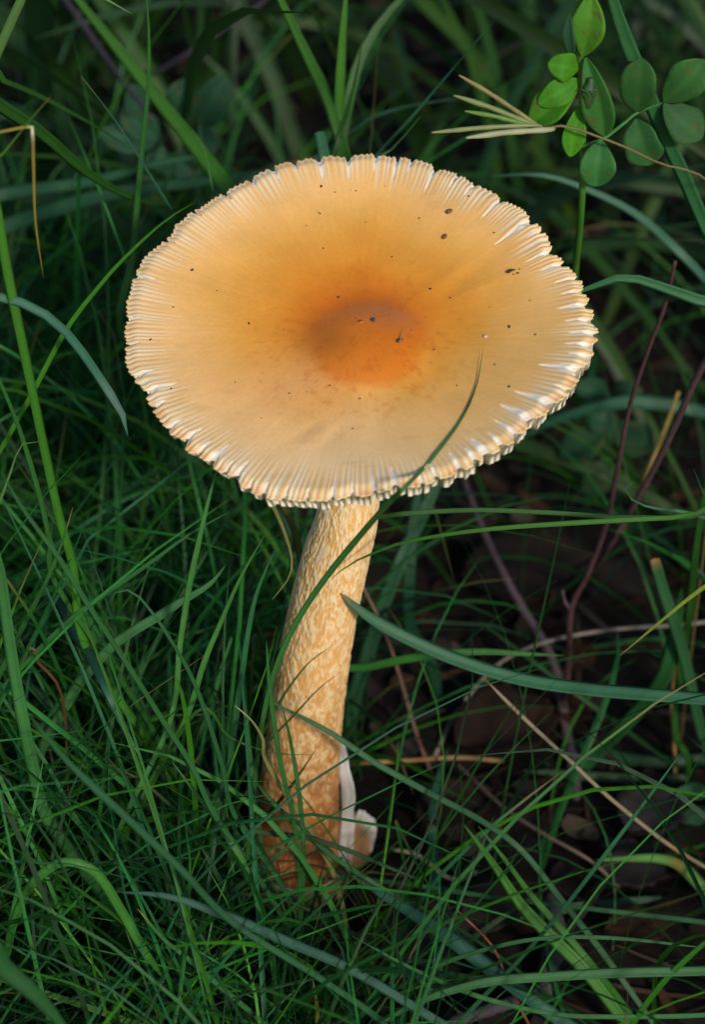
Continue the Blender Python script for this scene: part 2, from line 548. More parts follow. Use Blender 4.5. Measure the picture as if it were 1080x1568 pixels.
t, s_, n_ = frames(axs, np.array([0.0, 1.0, 0.25]))
ph = np.linspace(0, 2 * math.pi, NP, endpoint=False)[None]
LL = L[:, None] + 0 * ph
cx, cy = np.cos(ph), np.sin(ph)
u3 = (cx * 2.1 + 0 * LL, cy * 2.1 + 0 * LL)
# pale torn fibrils over tan flesh: fine upright stipple high up, wavy zigzag bands lower down
wv = vnoise(u3[0] * 1.6, u3[1] * 1.6, LL * 1.1) - .5
wv2 = vnoise(u3[0] * 5, u3[1] * 5, LL * 2.3) - .5
fine = vnoise(u3[0] * 9.5, u3[1] * 9.5, LL * 6.5) * .5 + vnoise(u3[0] * 19, u3[1] * 19, LL * 14) * .5
zig = vnoise(u3[0] * 2.8 + wv2 * .9, u3[1] * 2.8, (LL + .70 * wv + .26 * wv2) * 9.0)
zig2 = vnoise(u3[0] * 8.5 + wv * .7, u3[1] * 8.5, (LL + .6 * wv + .28 * wv2) * 9)
fl = L / L[-1]
up_w = 1 - sstep(.22, .48, fl)[:, None]
dn_w = sstep(.55, .85, fl)[:, None]
pat = fine * (0.75 * up_w + .25) + (zig * .46 + zig2 * .28 + fine * .26) * (1 - up_w) * .75 + up_w * 0.0
pat = pat / (0.75 * up_w + .25 + (1 - up_w) * .75)
big = vnoise(u3[0] * 1.2, u3[1] * 1.2, LL * .9)
pat = pat * (1 - .25 * dn_w) + big * .25 * dn_w
thr = .50 - .03 * up_w + .03 * dn_w
pale = sstep(-.10, .14, pat - thr)
disp = .018 * pale + .02 * (fbm(u3[0] * 2, u3[1] * 2, LL * .9, 3) - .5) + .012 * (fine - .5)
RRs = rs[:, None] * (1 + .025 * (vnoise(cx * 1.3 + 0 * LL, cy * 1.3 + 0 * LL, LL * .35) - .5)) + disp
V = axs[:, None] + RRs[..., None] * (cx[..., None] * s_[:, None] + cy[..., None] * n_[:, None])
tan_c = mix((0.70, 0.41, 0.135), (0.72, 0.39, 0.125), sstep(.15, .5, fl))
tan_c = mix(tan_c, (0.30, 0.105, 0.024), sstep(.46, .82, fl))[:, None] * np.ones((1, NP, 1))  # browner lower skin, with the shade of the grass painted in
pale_c = mix((0.86, 0.70, 0.46), (0.85, 0.62, 0.32), sstep(.3, .75, fl))[:, None] * np.ones((1, NP, 1))
sc_col = mix(tan_c, pale_c, pale * (0.80 - .38 * dn_w))
sc_col = sc_col * (0.9 + .2 * fbm(u3[0] * 3, u3[1] * 3, LL * 3, 4))[..., None]
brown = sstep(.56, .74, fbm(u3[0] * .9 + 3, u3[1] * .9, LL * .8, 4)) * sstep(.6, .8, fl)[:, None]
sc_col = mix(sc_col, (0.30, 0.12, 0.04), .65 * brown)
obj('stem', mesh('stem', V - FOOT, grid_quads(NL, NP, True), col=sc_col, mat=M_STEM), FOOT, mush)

# torn white volva round the foot: a flap that stands out to the right and a strip up the stem
def sheet(name, fn, nu, nv, mat, colf, parent, thick=.06):
    u, v = np.meshgrid(np.linspace(0, 1, nu), np.linspace(0, 1, nv), indexing='xy')
    A = fn(u, v)
    du, dv = np.gradient(A, axis=1), np.gradient(A, axis=0)
    nn = unit(np.cross(du, dv))
    tk = thick * (np.minimum(np.minimum(u, 1 - u), np.minimum(v, 1 - v)) * 8).clip(.15, 1)[..., None]
    B = A - nn * tk
    v_ = np.concatenate([A.reshape(-1, 3), B.reshape(-1, 3)])
    g1 = grid_quads(nv, nu)
    g2 = g1[:, ::-1] + nu * nv
    e = []
    idx = np.arange(nu * nv).reshape(nv, nu)
    for line in (idx[0], idx[-1][::-1], idx[:, 0][::-1], idx[:, -1]):
        for i in range(len(line) - 1):
            e.append((line[i], line[i] + nu * nv, line[i + 1] + nu * nv, line[i + 1]))
    c = colf(u, v)
    c = np.concatenate([c.reshape(-1, 3)] * 2)
    og = FOOT if parent is mush else v_[0]
    return obj(name, mesh(name, v_ - og, np.vstack([g1, g2, np.array(e)]), col=c, mat=mat), og, parent)
def ragged(a, b, seed, amp):
    return lambda u: a + (b - a) * u + amp * (fbm(u * 7 + seed, seed, 0, 3) - .5)
P1 = spline([at(522, 1345, -.1), at(528, 1280, -.1), at(530, 1215, -.15), at(524, 1172, -.1), at(520, 1138, -.05)], 60)
def strip(u, v):
    i = (v * 59).astype(int)
    w = .34 * (1 - .4 * v) * (1 + .6 * (fbm(v * 6, 2.0, 0, 3) - .5))
    return P1[i] + (u[..., None] - .35) * w[..., None] * np.array([1.15, -.5, .12]) + .05 * (fbm(u * 3, v * 8) - .5)[..., None] * np.array([.3, 1, 0])
VC = lambda u, v: mix(mix((.62, .62, .64), (.74, .73, .71), fbm(u * 4, v * 9)), (.30, .20, .12), .7 * sstep(.58, .75, fbm(u * 3 + 9, v * 7, 0, 4)) * sstep(.7, .1, v))
sheet('volva_strip', strip, 12, 60, M_VOLVA, VC, mush)
P2a = spline([at(500, 1352, -.2), at(520, 1345, -.35), at(545, 1335, -.2), at(555, 1325, .4)], 40)
P2b = spline([at(516, 1252, .6), at(543, 1240, .3), at(569, 1258, .0), at(563, 1296, -.1)], 40)
def flap(u, v):
    i = (u * 39).astype(int)
    b = P2b[i] + np.array([.1, 0, .42]) * (fbm(u * 7, 4.0, 0, 4) - .5)[..., None]
    p = P2a[i] * (1 - v[..., None]) + b * v[..., None]
    return p + (np.sin(v * math.pi) * .18)[..., None] * np.array([.6, -.5, -.2]) + ((v > .8) * (v - .8) * .8)[..., None] * np.array([.8, -.5, 0])
def FC(u, v):
    c = mix((.38, .20, .09), (.68, .64, .58), sstep(.72, .98, v + .22 * u ** 3))
    return c * (.85 + .3 * fbm(u * 2.5, v * 3))[..., None] * (1 - .6 * sstep(.55, .72, fbm(u * 6 + 3, v * 6, 0, 4)) * sstep(.9, .3, v))[..., None]
sheet('volva_flap', flap, 40, 24, M_VOLVA, FC, mush, .05)
def cup(u, v):
    an = 2.2 + u * 5.4
    hh = (.9 + .5 * (fbm(u * 9, 7.0, 0, 3) - .5)) * v
    r = 1.22 + .10 * v + .06 * (fbm(u * 12, v * 3) - .5)
    return FOOT + np.stack([r * np.cos(an), r * np.sin(an), hh - .35], -1)
sheet('volva_cup', cup, 70, 12, M_VOLVA, lambda u, v: mix((.46, .26, .12), (.62, .48, .32), sstep(.5, 1, v)) * (.75 + .5 * fbm(u * 20, v * 5))[..., None], mush, .07)

# specks of dirt lying on the cap
SPECKS = [(294,413,5),(381,495,4),(518,455,5),(492,285,5),(488,325,3),(490,327,3),(612,332,0),(642,334,3),(360,585,2),(443,602,3),(540,656,3),(399,584,2),(332,445,2),
 (780,500,5),(758,558,3),(820,512,3),(659,442,4),(690,456,3),(788,413,4),(793,418,4),(787,420,3),(796,412,3),(600,393,3),(495,380,3),(513,294,3),(537,290,2),
 (545,292,3),(590,285,2),(470,600,2),(665,535,3),(505,590,3),(551,610,3),(700,590,3),(435,505,2),(780,592,4),(718,300,3),(757,356,3),(560,340,2),(470,345,2),(812,460,2),
 (265,470,3),(230,520,4),(262,595,4),(630,505,2),(545,487,2),(660,555,2),(750,470,2),(400,640,2)]
_r3 = np.random.default_rng(5)
def cap_surf(px, py, lift=0.0):
    x, y = cap_uv(px, py)
    for _ in range(4):
        tt, s = math.atan2(y, x), min(.999, math.hypot(x, y) / float(cap_R(math.atan2(y, x))))
        zz = float(cap_top(np.array([tt]), np.array([s]))[0][0]) + lift
        d = ray(px, py)
        k = ((CC + CN * zz - CAM) @ CN) / (d @ CN)
        X = CAM + d * k - CC
        x, y = X @ CX, X @ CY
    return CAM + d * k
def lump(r, seed, flat=.55, el=1.0):
    n, m = 7, 9
    ph, ps = np.meshgrid(np.linspace(0, 2 * math.pi, m, endpoint=False), np.linspace(.02, math.pi - .02, n), indexing='xy')
    d = np.stack([np.sin(ps) * np.cos(ph), np.sin(ps) * np.sin(ph), np.cos(ps)], -1)
    k = .7 + .7 * vnoise(d[..., 0] * 1.7 + seed, d[..., 1] * 1.7, d[..., 2] * 1.7)
    v = d * (r * k)[..., None] * np.array([el, 1, flat])
    a = .5 + seed
    v = np.stack([v[..., 0] * math.cos(a) - v[..., 1] * math.sin(a), v[..., 0] * math.sin(a) + v[..., 1] * math.cos(a), v[..., 2]], -1)
    l = v.reshape(-1, 3)
    return l[:, 0:1] * CX + l[:, 1:2] * CY + l[:, 2:3] * CN, grid_quads(n, m, True)
for i, (px, py, r) in enumerate(SPECKS):
    if r == 0:
        continue
    p = cap_surf(px, py, .004)
    v, q = lump(r / 2 / 76 * .82, i * 1.3, .5, 1 + .6 * _r3.random())
    o = obj('dirt_speck', mesh('dirt_speck', v, q, col=np.tile(np.array((.05, .03, .015)) * (.5 + _r3.random()), (len(v), 1)), mat=M_SPECK), p)
    tag(o, 'tiny dark speck of dirt lying on the orange cap', 'dirt speck', 'dirt specks on the cap')
for (px, py, r, c, el, lab, cat) in ((688, 323, 7, (.16, .08, .05), 1.3, 'largest brown crumb of soil near the far right margin of the orange cap', 'soil crumb'),
                            (681, 362, 6, (.20, .06, .03), 1.4, 'reddish brown crumb just nearer than the largest soil crumb on the cap', 'soil crumb'),
                            (572, 489, 5, (.07, .04, .05), 1.3, 'dark grey grain of soil on top of the orange umbo', 'soil grain'),
                            (612, 521, 5, (.08, .045, .03), 1.7, 'small dark seed husk with a hair on the right of the umbo', 'seed husk'),
                            (744, 515, 4, (.6, .5, .45), 1.2, 'tiny pale grain beside the grass tip over the cap', 'pale grain'),
                            (781, 415, 5, (.05, .03, .015), 1.8, 'dark elongated crumb in the cluster of specks near the right margin', 'soil crumb')):
    v, q = lump(r / 76 * .62, px * .37, .6, el)
    o = obj('soil_crumb', mesh('soil_crumb', v, q, col=np.tile(np.array(c), (len(v), 1)), mat=M_SPECK), cap_surf(px, py, .03))
    if 'hair' in lab:
        hv, hq = tube([cap_surf(612, 524, .05), cap_surf(617, 512, .09), cap_surf(621, 503, .12)], [.012, .006], 8, 6)
        obj('hair', mesh('hair', hv - ORG[o.name], hq, col=np.tile(np.array((.3, .2, .15)), (len(hv), 1)), mat=M_SPECK), ORG[o.name], o)
    tag(o, lab, cat)

# ------------------------------------------------------------------ grass blades one can point at
BRIGHT, GREEN, DARK, BLUE, PALE, STRAW, TAN, OLIVE, YEL = (
    (.070, .200, .018), (.040, .125, .018), (.022, .070, .015), (.036, .125, .060), (.16, .27, .07), (.42, .36, .17), (.40, .21, .09), (.10, .12, .03), (.26, .30, .05))
def profile(n, full_to=.72, root=.75):
    x = np.linspace(0, 1, n)
    g = 1 - full_to
    return np.interp(x, [0, .15, full_to, full_to + .62 * g, full_to + .88 * g, 1], [root, 1, 1, .60, .27, .04])
def blade(label, w, colour, pts, Y=0.0, tip=None, roll=0.0, twist=0.0, fold=.22, rooted='auto', full=.72, cut=False, patches=(), cat='grass blade', group='single grass blades', n=44, rootcol=None):
    """pts run from root to tip; each is (px, py) on plane Y, or (px, py, Y), or an xyz array"""
    Y0, Y1 = (Y, Y) if not isinstance(Y, tuple) else Y
    Pw = []
    for i, p in enumerate(pts):
        if isinstance(p, np.ndarray):
            Pw.append(p)
        else:
            yy = p[2] if len(p) > 2 else Y0 + (Y1 - Y0) * i / (len(pts) - 1)
            Pw.append(at(p[0], p[1], yy))
    Pw = np.array(Pw)
    # the stretch the photograph shows sets the width; a root is added down to the soil
    w_cm = w / F * depth(Pw[len(Pw) // 2])
    extra = 0
    if rooted == 'far':
        g_ = on_ground(float(np.clip(pts[0][0], 440, 640)), 600)
        Pw = np.vstack([[g_], [g_ * .45 + Pw[0] * .55 - np.array([0, 0, 1.0])], Pw])
    if rooted == 'auto' and Pw[0][2] > .5:
        d = Pw[0] - Pw[1]
        d[2] = 0
        h = Pw[0][2]
        dn = d / max(np.linalg.norm(d), 1e-6)
        r = Pw[0] + dn * h * .30
        r[2] = -.1
        m = Pw[0] + dn * h * .22
        m[2] = h * .5
        Pw = np.vstack([[r], [m], Pw])
    p = spline(Pw, n)
    vdir = unit(p - CAM)
    t, s, b = frames(p, vdir)
    ang = np.radians(roll + np.linspace(0, 1, n) * twist + 8 * np.sin(np.linspace(0, 5, n) + len(label)))[:, None]
    s2 = s * np.cos(ang) + b * np.sin(ang)
    b2 = np.cross(s2, t)
    b2 = np.where((b2 * (CAM - p)).sum(-1, keepdims=True) < 0, -b2, b2)
    pr = profile(n, full) if not cut else np.interp(np.linspace(0, 1, n), [0, .2, .985, 1], [.7, 1, .95, .8])
    hw = (w_cm / 2 * pr)[:, None]
    hw = hw * (1 + .05 * np.sin(np.linspace(0, 9, n) + len(label))[:, None])
    th_ = np.minimum(.018, hw * .5)
    f = fold * hw
    rings = [p - s2 * hw, p - s2 * hw * .5 - b2 * f * .6, p - b2 * f, p + s2 * hw * .5 - b2 * f * .6, p + s2 * hw,
             p + s2 * hw * .5 - b2 * (f * .6 + th_), p - b2 * (f + th_ * 2), p - s2 * hw * .5 - b2 * (f * .6 + th_)]
    v = np.stack(rings, 1)
    uu = np.array([0, .25, .5, .75, 1, .75, .5, .25])
    x = np.linspace(0, 1, n)
    c = np.tile(np.array(colour, float) * np.array([.72, .92, 1.0] if colour[1] > colour[0] * 1.5 else [.7, .7, .7]), (n, 1))
    k = .82 + .36 * fbm(x * 6 + len(label) * 3.1, w, 0, 3)
    c = c * k[:, None]
    if rootcol is not None:
        c = mix(c, rootcol, sstep(.45, .05, x))
    if tip is not None:
        tl = min(.2, .32 / np.linalg.norm(np.diff(p, axis=0), axis=1).sum())
        c = mix(c, tip, sstep(1 - tl * 1.5, 1 - tl * .5, x))
    for (x0, wd, pc) in patches:
        c = mix(c, pc, np.exp(-((x - x0) / wd) ** 2))
    cc = np.repeat(c[:, None], 8, 1)
    cc[:, 2] *= 1.18
    buv = np.stack([np.broadcast_to(uu, (n, 8)), np.broadcast_to(x[:, None], (n, 8))], -1)
    og = Pw[0].copy()
    q = grid_quads(n, 8, True)
    o = obj('grass_blade', mesh('grass_blade', v.reshape(-1, 3) - og, q, col=cc, buv=buv.reshape(-1, 2), mat=MB), og)
    return tag(o, label, cat, group)

B = blade
cs = cap_surf
# beside and behind the cap, upper part of the picture
B('broad bright green blade slanting from the cap edge to the upper left corner', 27, BRIGHT, [(430,400,7),(350,290,9),(300,225,10),(240,150,11),(170,62,12),(95,-30,13),(50,-90,13)], roll=12, rooted='far')
B('broad dull green blade sloping down from the left edge towards the cap', 29, GREEN, [(-120,60,3),(-20,148,4),(62,203,5),(130,262,6),(200,302,7),(300,330,9)], roll=-10, full=.55)
B('slender dark green blade sloping above the dull broad blade at the left edge', 11, GREEN, [(-60,100,6),(0,122,6),(60,147,7),(140,190,8),(192,222,9)])
B('tall slender upright blade crossing the broad bright blade above the left of the cap', 12, (.055,.17,.035), [(190,520,7),(203,390,7),(214,260,7),(226,140,7),(228,60,7),(222,-40,7)], rooted='far')
B('thin blade with pale tip leaning left above the left shoulder of the cap', 7, BLUE, [(310,390,7),(266,326,6),(232,272,6),(180,190,6),(124,117,6)], tip=STRAW, rooted='far')
B('short pointed blade leaning right at the left edge beside the bent yellow straw', 10, BRIGHT, [(-60,300,-1),(0,240,-1),(40,190,-1),(78,147,-1)], tip=TAN)
B('bent yellow straw hanging from a pale node near the left edge', 5, (.36,.30,.06), [(-60,215,-1),(10,200,-1),(44,194,-1),(49,201,-1),(51,260,-1),(54,340,-1),(66,425,-1)], fold=.1, patches=((.32,.03,(.7,.68,.6)),), full=.5, rooted=None)
B('pale green blade end poking in from the top edge left of centre', 15, PALE, [(60,-60,5),(120,-16,5),(165,0,5),(201,21,5)], full=.8)
B('short curled blade standing at the upper left rim of the cap', 10, (.10,.24,.07), [(345,330,7),(327,296,6.5),(318,250,6.5),(310,218,6.5),(296,199,6.5)], patches=((.6,.03,(.6,.6,.5)),), rooted='far')
B('broad green blade rising to the left from behind the far rim of the cap', 22, BRIGHT, [(555,300,8),(528,240,8.5),(508,165,9),(470,85,10),(415,-30,11),(390,-80,11)], roll=18, full=.85, rooted='far')
B('upright light green blade rising straight up behind the far rim of the cap', 16, (.10,.26,.03), [(515,300,8),(518,210,9),(521,120,9),(526,40,9),(533,-40,9)], full=.9, roll=-15, rooted='far')
B('broad pointed blade rising from the far rim of the cap with its tip in view', 22, GREEN, [(505,290,7),(515,225,7.5),(532,170,7.5),(546,115,7.5),(555,60,7.5)], full=.45, roll=10, rooted='far')
B('curved green blade arching to the top edge just right of the cap centre', 20, GREEN, [(520,260,9),(535,150,9.5),(556,80,10),(590,25,10.5),(650,-40,11)], roll=-12, full=.9, rooted='far')
B('long thin blade rising to the right from the far rim of the cap', 8, BLUE, [(540,290,7),(575,240,7.5),(632,178,7.5),(690,110,7.5),(757,32,7.5)], rooted='far')
B('small pointed blade at the far rim right of the cap centre', 9, (.09,.23,.06), [(575,270,7),(594,236,7),(618,210,7),(645,177,7)], rooted='far')
B('blunt bluish stub of grass at the far rim of the cap', 21, (.07,.19,.10), [(505,300,7),(500,262,7),(494,225,7),(489,203,7)], cut=True, rooted='far')
B('blurred bluish blade curving right behind the far rim of the cap', 7, BLUE, [(500,260,12),(545,197,12),(590,172,13),(650,158,13),(710,150,13)], rooted='far')
B('long broad blade running down the right side past the trefoil leaves', 25, (.055,.19,.06), [(1120,430,4),(1080,345,4),(1050,275,4),(1018,205,4),(985,125,4),(955,50,4),(930,-30,4),(915,-80,4)], roll=15, full=.9)
B('bluish blade arching down to the right below the trefoil', 14, (.075,.19,.11), [(1120,480,9),(1085,432,9.5),(1040,385,10),(975,328,10),(900,290,10),(830,268,10),(750,270,10)])
B('broad kinked blade coming in from the right edge to the cap margin', 24, (.06,.20,.075), [(1180,490,2),(1090,466,2),(1015,440,2),(965,424,2),(950,425,2),(900,442,2),(850,462,2)], roll=14, patches=((.57,.012,(.05,.03,.02)),), full=.8)
B('blurred horizontal blue green blade behind the right margin of the cap', 22, (.035,.13,.065), [(1200,670,11),(1080,632,12),(1010,618,12),(950,616,12),(860,640,12),(780,680,12)])
B('upper of two blurred horizontal blades left of the cap', 23, (.03,.11,.045), [(-120,330,13),(-10,300,14),(70,287,14),(140,277,14),(240,250,14),(330,235,14)])
B('lower of two blurred horizontal blades left of the cap', 26, (.03,.11,.045), [(-120,420,13),(0,350,14),(90,318,14),(180,294,14),(330,275,14),(450,255,14)])
B('curled blade tip hooking upwards at the right edge below the cap', 10, (.07,.20,.085), [(1160,830,0),(1092,797,0),(1045,783,0),(1000,778,0),(970,766,0),(958,750,0),(962,739,0),(973,737,0)], full=.6)
B('pointed blade tip rising at the right edge beside the curled blade', 11, BLUE, [(1130,880,0),(1095,800,0),(1078,755,0),(1063,718,0)], full=.5)
B('slender arching blade from stem to right edge, uppermost of the pair', 8, GREEN, [(1160,800,-1),(1040,794,-1),(935,791,-1),(840,785,-1),(730,781,-1),(640,785,-1),(592,790,-1),(545,800,2)], full=.8)
B('slender arching blade ending across the stem, lower of the pair', 8, BRIGHT, [(1160,790,-2),(1045,792,-2),(890,800,-2),(740,811,-2),(625,829,-1.8),(565,850,-1.5),(530,868,-1.35),(500,893,-1.2)], tip=STRAW, full=.75)
B('long dark blade crossing in front of cap rim and stem', 10, (.08,.22,.05), [np.array([-2.6, -1.8, 0.]), at(395,1150,-2.2), at(405,1090,-2.3), at(420,1030,-2.4), at(450,960,-2.6), at(495,890,-2.9), at(550,822,-3.4), at(600,765,-4.3), at(618,748,-5.2), cs(644,722,.05), cs(662,702,.04), cs(705,645,.04), cs(730,590,.05), cs(740,535,.08)], full=.58, rooted=None, n=70, patches=((.93,.006,(.06,.03,.01)),))
B('broad bluish blade sweeping right from its brown tip on the stem', 21, (.055,.175,.080), [(1200,1085,-2.5),(1085,1071,-2.2),(990,1063,-2),(900,1055,-1.8),(800,1040,-1.6),(700,1010,-1.4),(610,970,-1.2),(550,934,-1.1),(517,903,-.95)], tip=(.34,.17,.06), full=.93, roll=-10)
B('thin curved blade tip bending right in front of the stem', 6, GREEN, [(385,1200,-2),(400,1130,-2),(430,1072,-2),(470,1018,-2),(512,986,-2)], full=.5)
B('thin dark brown tipped blade curving across the stem below its middle', 5, (.05,.09,.02), [(340,1240,-2.3),(400,1150,-2.3),(455,1090,-2.2),(490,1053,-2.1),(522,1029,-2)], tip=(.05,.03,.01), full=.6)
B('long thin blade slanting down right across the stem to the lower right', 10, (.045,.15,.05), [(1010,1580,-5),(930,1468,-4.4),(860,1378,-4),(800,1303,-3.6),(740,1258,-3.2),(665,1218,-2.8),(575,1168,-2.4),(500,1118,-2.1),(410,1072,-2)], full=.8)
B('short dark blade tip slanting up right over the foot of the stem', 8, DARK, [(360,1300,-2.4),(390,1262,-2.4),(418,1238,-2.4),(450,1198,-2.4),(486,1144,-2.4)], full=.5)
B('thin nearly level blade across the stem foot from the left', 6, GREEN, [(300,1090,-2.6),(350,1128,-2.6),(400,1148,-2.5),(440,1155,-2.4),(485,1155,-2.4)], full=.6)
# right of the stem
B('yellow green blade tip pointing down left from the right edge', 13, (.36,.50,.07), [(1200,810,-1),(1120,870,-1),(1060,913,-1),(1005,958,-1),(950,1004,-1)], tip=STRAW, full=.55)
B('broad blade with square cut end leaning left near the right edge', 19, (.05,.15,.05), [(1075,1120,2.5),(1050,1010,2.2),(1034,955,2),(1017,905,2),(1003,857,2)], cut=True, patches=((1,.02,TAN),))
B('broad flat blade slanting from right down to the twig base', 24, (.04,.16,.04), [(870,1215,4),(895,1172,3.6),(955,1112,3),(1005,1055,2.6),(1028,1003,2.4),(1045,900,2.4)], full=.8, roll=8)
B('upright dark green blade along the right edge behind the yellow tip', 12, (.045,.14,.02), [(1035,1120,3),(1042,1030,3),(1058,930,3),(1068,830,3),(1090,700,3)])
B('dull level blade lying right of the twig base', 20, (.03,.10,.04), [(1200,1165,6),(1085,1163,6),(1000,1166,6),(930,1155,6),(850,1125,6)], full=.8)
B('lower dull olive blade lying level at the right edge', 14, (.06,.11,.04), [(1200,1185,5),(1085,1190,5),(980,1192,5),(900,1188,5),(800,1180,5)], full=.8)
B('tan dry straw with reddish tip slanting from stem side to right edge', 6, (.46,.40,.26), [(1200,1395,-2),(1085,1330,-1.8),(1035,1300,-1.6),(1000,1275,-1.5),(930,1218,-1.4),(870,1162,-1.3),(800,1097,-1.2),(741,1038,-1.1)], tip=(.30,.11,.05), full=.9, fold=.05, rootcol=(.14,.24,.04), patches=((.36,.02,(.45,.18,.05)),))
B('blurred upright bluish blade standing right of the mushroom foot', 17, (.04,.13,.075), [(672,1395,1),(666,1330,1),(662,1270,1),(668,1205,1),(687,1146,1)], full=.5)
B('broad bright blade leaning left in the dark lower right area', 20, (.07,.24,.02), [(960,1570,-5.5),(900,1490,-5),(850,1440,-4.6),(800,1388,-4.2),(755,1322,-3.8),(711,1263,-3.5)], full=.6, roll=12)
B('narrower bright blade just right of the broad leaning bright blade', 11, (.06,.21,.02), [(960,1545,-5),(905,1475,-4.8),(862,1425,-4.4),(815,1372,-4),(775,1318,-3.8),(733,1265,-3.6)], full=.6)
B('thin straight bluish blade running from bottom centre up to the right', 7, (.05,.18,.07), [(640,1640,-6),(720,1548,-5.8),(800,1465,-5.5),(870,1383,-5.2),(940,1292,-5),(990,1226,-4.8),(1049,1146,-4.6)], full=.7)
B('yellow green blade tip with brown spots lying level near the right edge', 20, (.16,.34,.06), [(1150,1500,-1.5),(1110,1410,-1.2),(1072,1355,-1),(1040,1324,-1),(1005,1314,-1),(960,1315,-1),(914,1317,-1)], full=.55, patches=((.66,.03,(.30,.22,.05)),(.60,.012,(.10,.05,.03)),), rootcol=(.05,.18,.07))
B('long slender blade sloping gently right from the mushroom foot', 8, (.04,.14,.045), [(1180,1425,-4),(1085,1413,-3.8),(900,1391,-3.4),(770,1376,-3),(640,1356,-2.6),(540,1343,-2.2),(480,1325,-2)], full=.8)
B('dull flat blade end lying among dead leaves at the lower right', 18, (.03,.10,.045), [(700,1420,-1),(790,1402,-1),(870,1390,-1),(950,1382,-1),(1015,1374,-1)], full=.8)
B('long yellow edged blade lying across the lower right corner', 15, (.085,.21,.07), [(1200,1478,-8),(1085,1486,-8),(960,1489,-8),(850,1495,-8),(745,1504,-8),(645,1533,-8),(560,1582,-8)], tip=(.40,.26,.10), full=.8)
B('broad blue green blade slanting down right from the mushroom foot', 24, (.04,.14,.085), [(980,1640,-6.5),(900,1590,-6.2),(835,1545,-6),(760,1490,-5.4),(680,1430,-4.8),(610,1385,-4.2),(538,1341,-3.6)], tip=(.12,.14,.08), full=.7, roll=-8)
B('thin green blade curving along the bottom edge right of centre', 8, (.05,.19,.045), [(1200,1540,-8),(1085,1554,-8),(950,1557,-8),(850,1553,-8),(740,1528,-8),(640,1487,-7.5),(540,1434,-7)], full=.8)
B('thin blade arching from bottom centre to the right edge', 7, (.05,.17,.05), [(490,1620,-7),(570,1540,-7),(660,1484,-7),(750,1452,-7),(840,1436,-7),(950,1437,-7),(1085,1452,-7)], full=.8)
B('bright blade rising to the right at the lower right corner', 9, (.06,.22,.02), [(930,1640,-8),(975,1560,-8),(1020,1500,-8),(1075,1448,-8),(1120,1410,-8)], full=.8)
B('blurred broad blade leaning right close behind the stem', 24, (.030,.115,.045), [(560,1010,5),(585,930,5.5),(615,855,6),(650,780,7),(690,700,8)], full=.8)
B('blurred dark upright blade right of the stem', 20, (.022,.085,.04), [(628,960,6),(626,890,6),(632,810,6.5),(645,730,7)], full=.8)
B('green blade leaving the stem level towards the twig', 13, (.05,.20,.03), [(500,1035,1),(560,1022,.8),(640,1006,.5),(730,998,.5),(800,1001,.5),(865,1004,.5)], full=.75)
# lower left
B('long blue green blade slanting across the bottom left to bottom centre', 16, (.035,.125,.075), [(760,1620,-8.5),(680,1570,-8.3),(540,1486,-8),(450,1446,-8),(350,1404,-8),(260,1373,-8),(182,1366,-8)], full=.8)
B('bright arched blade bending over at the bottom left', 15, (.09,.28,.04), [(5,1470,-7),(18,1420,-7),(42,1362,-7),(80,1326,-7),(115,1320,-7),(152,1342,-7),(190,1402,-7),(232,1472,-7),(305,1545,-7)], full=.8, roll=10, n=60)
B('long soft blade running diagonally through the lower left grass', 11, (.035,.13,.045), [(600,1580,-9),(500,1505,-9),(380,1430,-9),(325,1384,-9),(280,1334,-9),(200,1258,-9),(105,1168,-9),(40,1090,-9)], full=.85)
B('bright upright blade curving to the bottom edge left of the mushroom foot', 11, (.06,.20,.03), [(418,1620,-6),(422,1510,-6),(405,1410,-5.6),(372,1322,-5.2),(330,1256,-4.8),(262,1165,-4.2)], full=.7)
B('broad pale green blade hanging at the left edge beside lower grass', 20, (.09,.26,.065), [(75,1260,-4),(50,1175,-4),(30,1080,-4),(14,985,-4),(0,885,-4),(-20,790,-4)], roll=12, full=.9)
B('long bright blade bowing along the left edge up towards the top', 15, (.075,.24,.02), [(135,1000,-1),(112,870,-1),(90,790,-1),(68,690,-1),(40,555,-1),(10,410,-1),(-5,310,-1),(-20,230,-1)], full=.9, roll=-14)
B('bluish blade arching down with rounded tip left of the cap', 14, (.055,.18,.105), [(-90,450,-1),(-20,452,-1),(45,468,-1),(100,508,-1),(148,572,-1),(180,622,-1),(194,650,-1),(196,669,-1)], full=.96, patches=((.965,.012,(.25,.32,.33)),))
B('long thin bright blade rising from left edge to the cap shoulder', 8, (.075,.24,.02), [(-40,760,0),(0,690,0),(50,600,0),(100,506,0),(150,440,0),(190,395,0),(250,340,0),(299,309,0)], full=.8)
B('narrow blade leaning in from the left edge below the arching bluish blade', 9, (.05,.17,.03), [(88,900,-1),(78,840,-1),(60,760,-1),(30,660,-1),(0,585,-1),(-30,510,-1)], full=.8)
B('pale kinked blade folded over at its tip near the left edge', 10, PALE, [(-40,860,-2),(0,765,-2),(20,710,-2),(28,685,-2),(40,678,-2),(60,676,-2)], full=.6)
B('shiny thin upright blade rising to the lower left rim of the cap', 9, (.10,.26,.06), [(258,1110,-2.5),(275,989,-2.4),(289,900,-2.4),(303,835,-2.4),(318,770,-2.3),(334,712,-2.2)], full=.85)
B('bright thin blade leaning right beneath the cap, left of the stem', 9, (.10,.27,.05), [(280,1110,-2),(312,1015,-2),(337,955,-2),(368,885,-2),(407,816,-2)], full=.7)
B('bluish tipped upright blade close to the left side of the stem', 12, (.06,.20,.075), [(345,1190,-1.5),(355,1130,-1.5),(366,1060,-1.5),(380,967,-1.5),(394,905,-1.5),(421,842,-1.5)], full=.6)
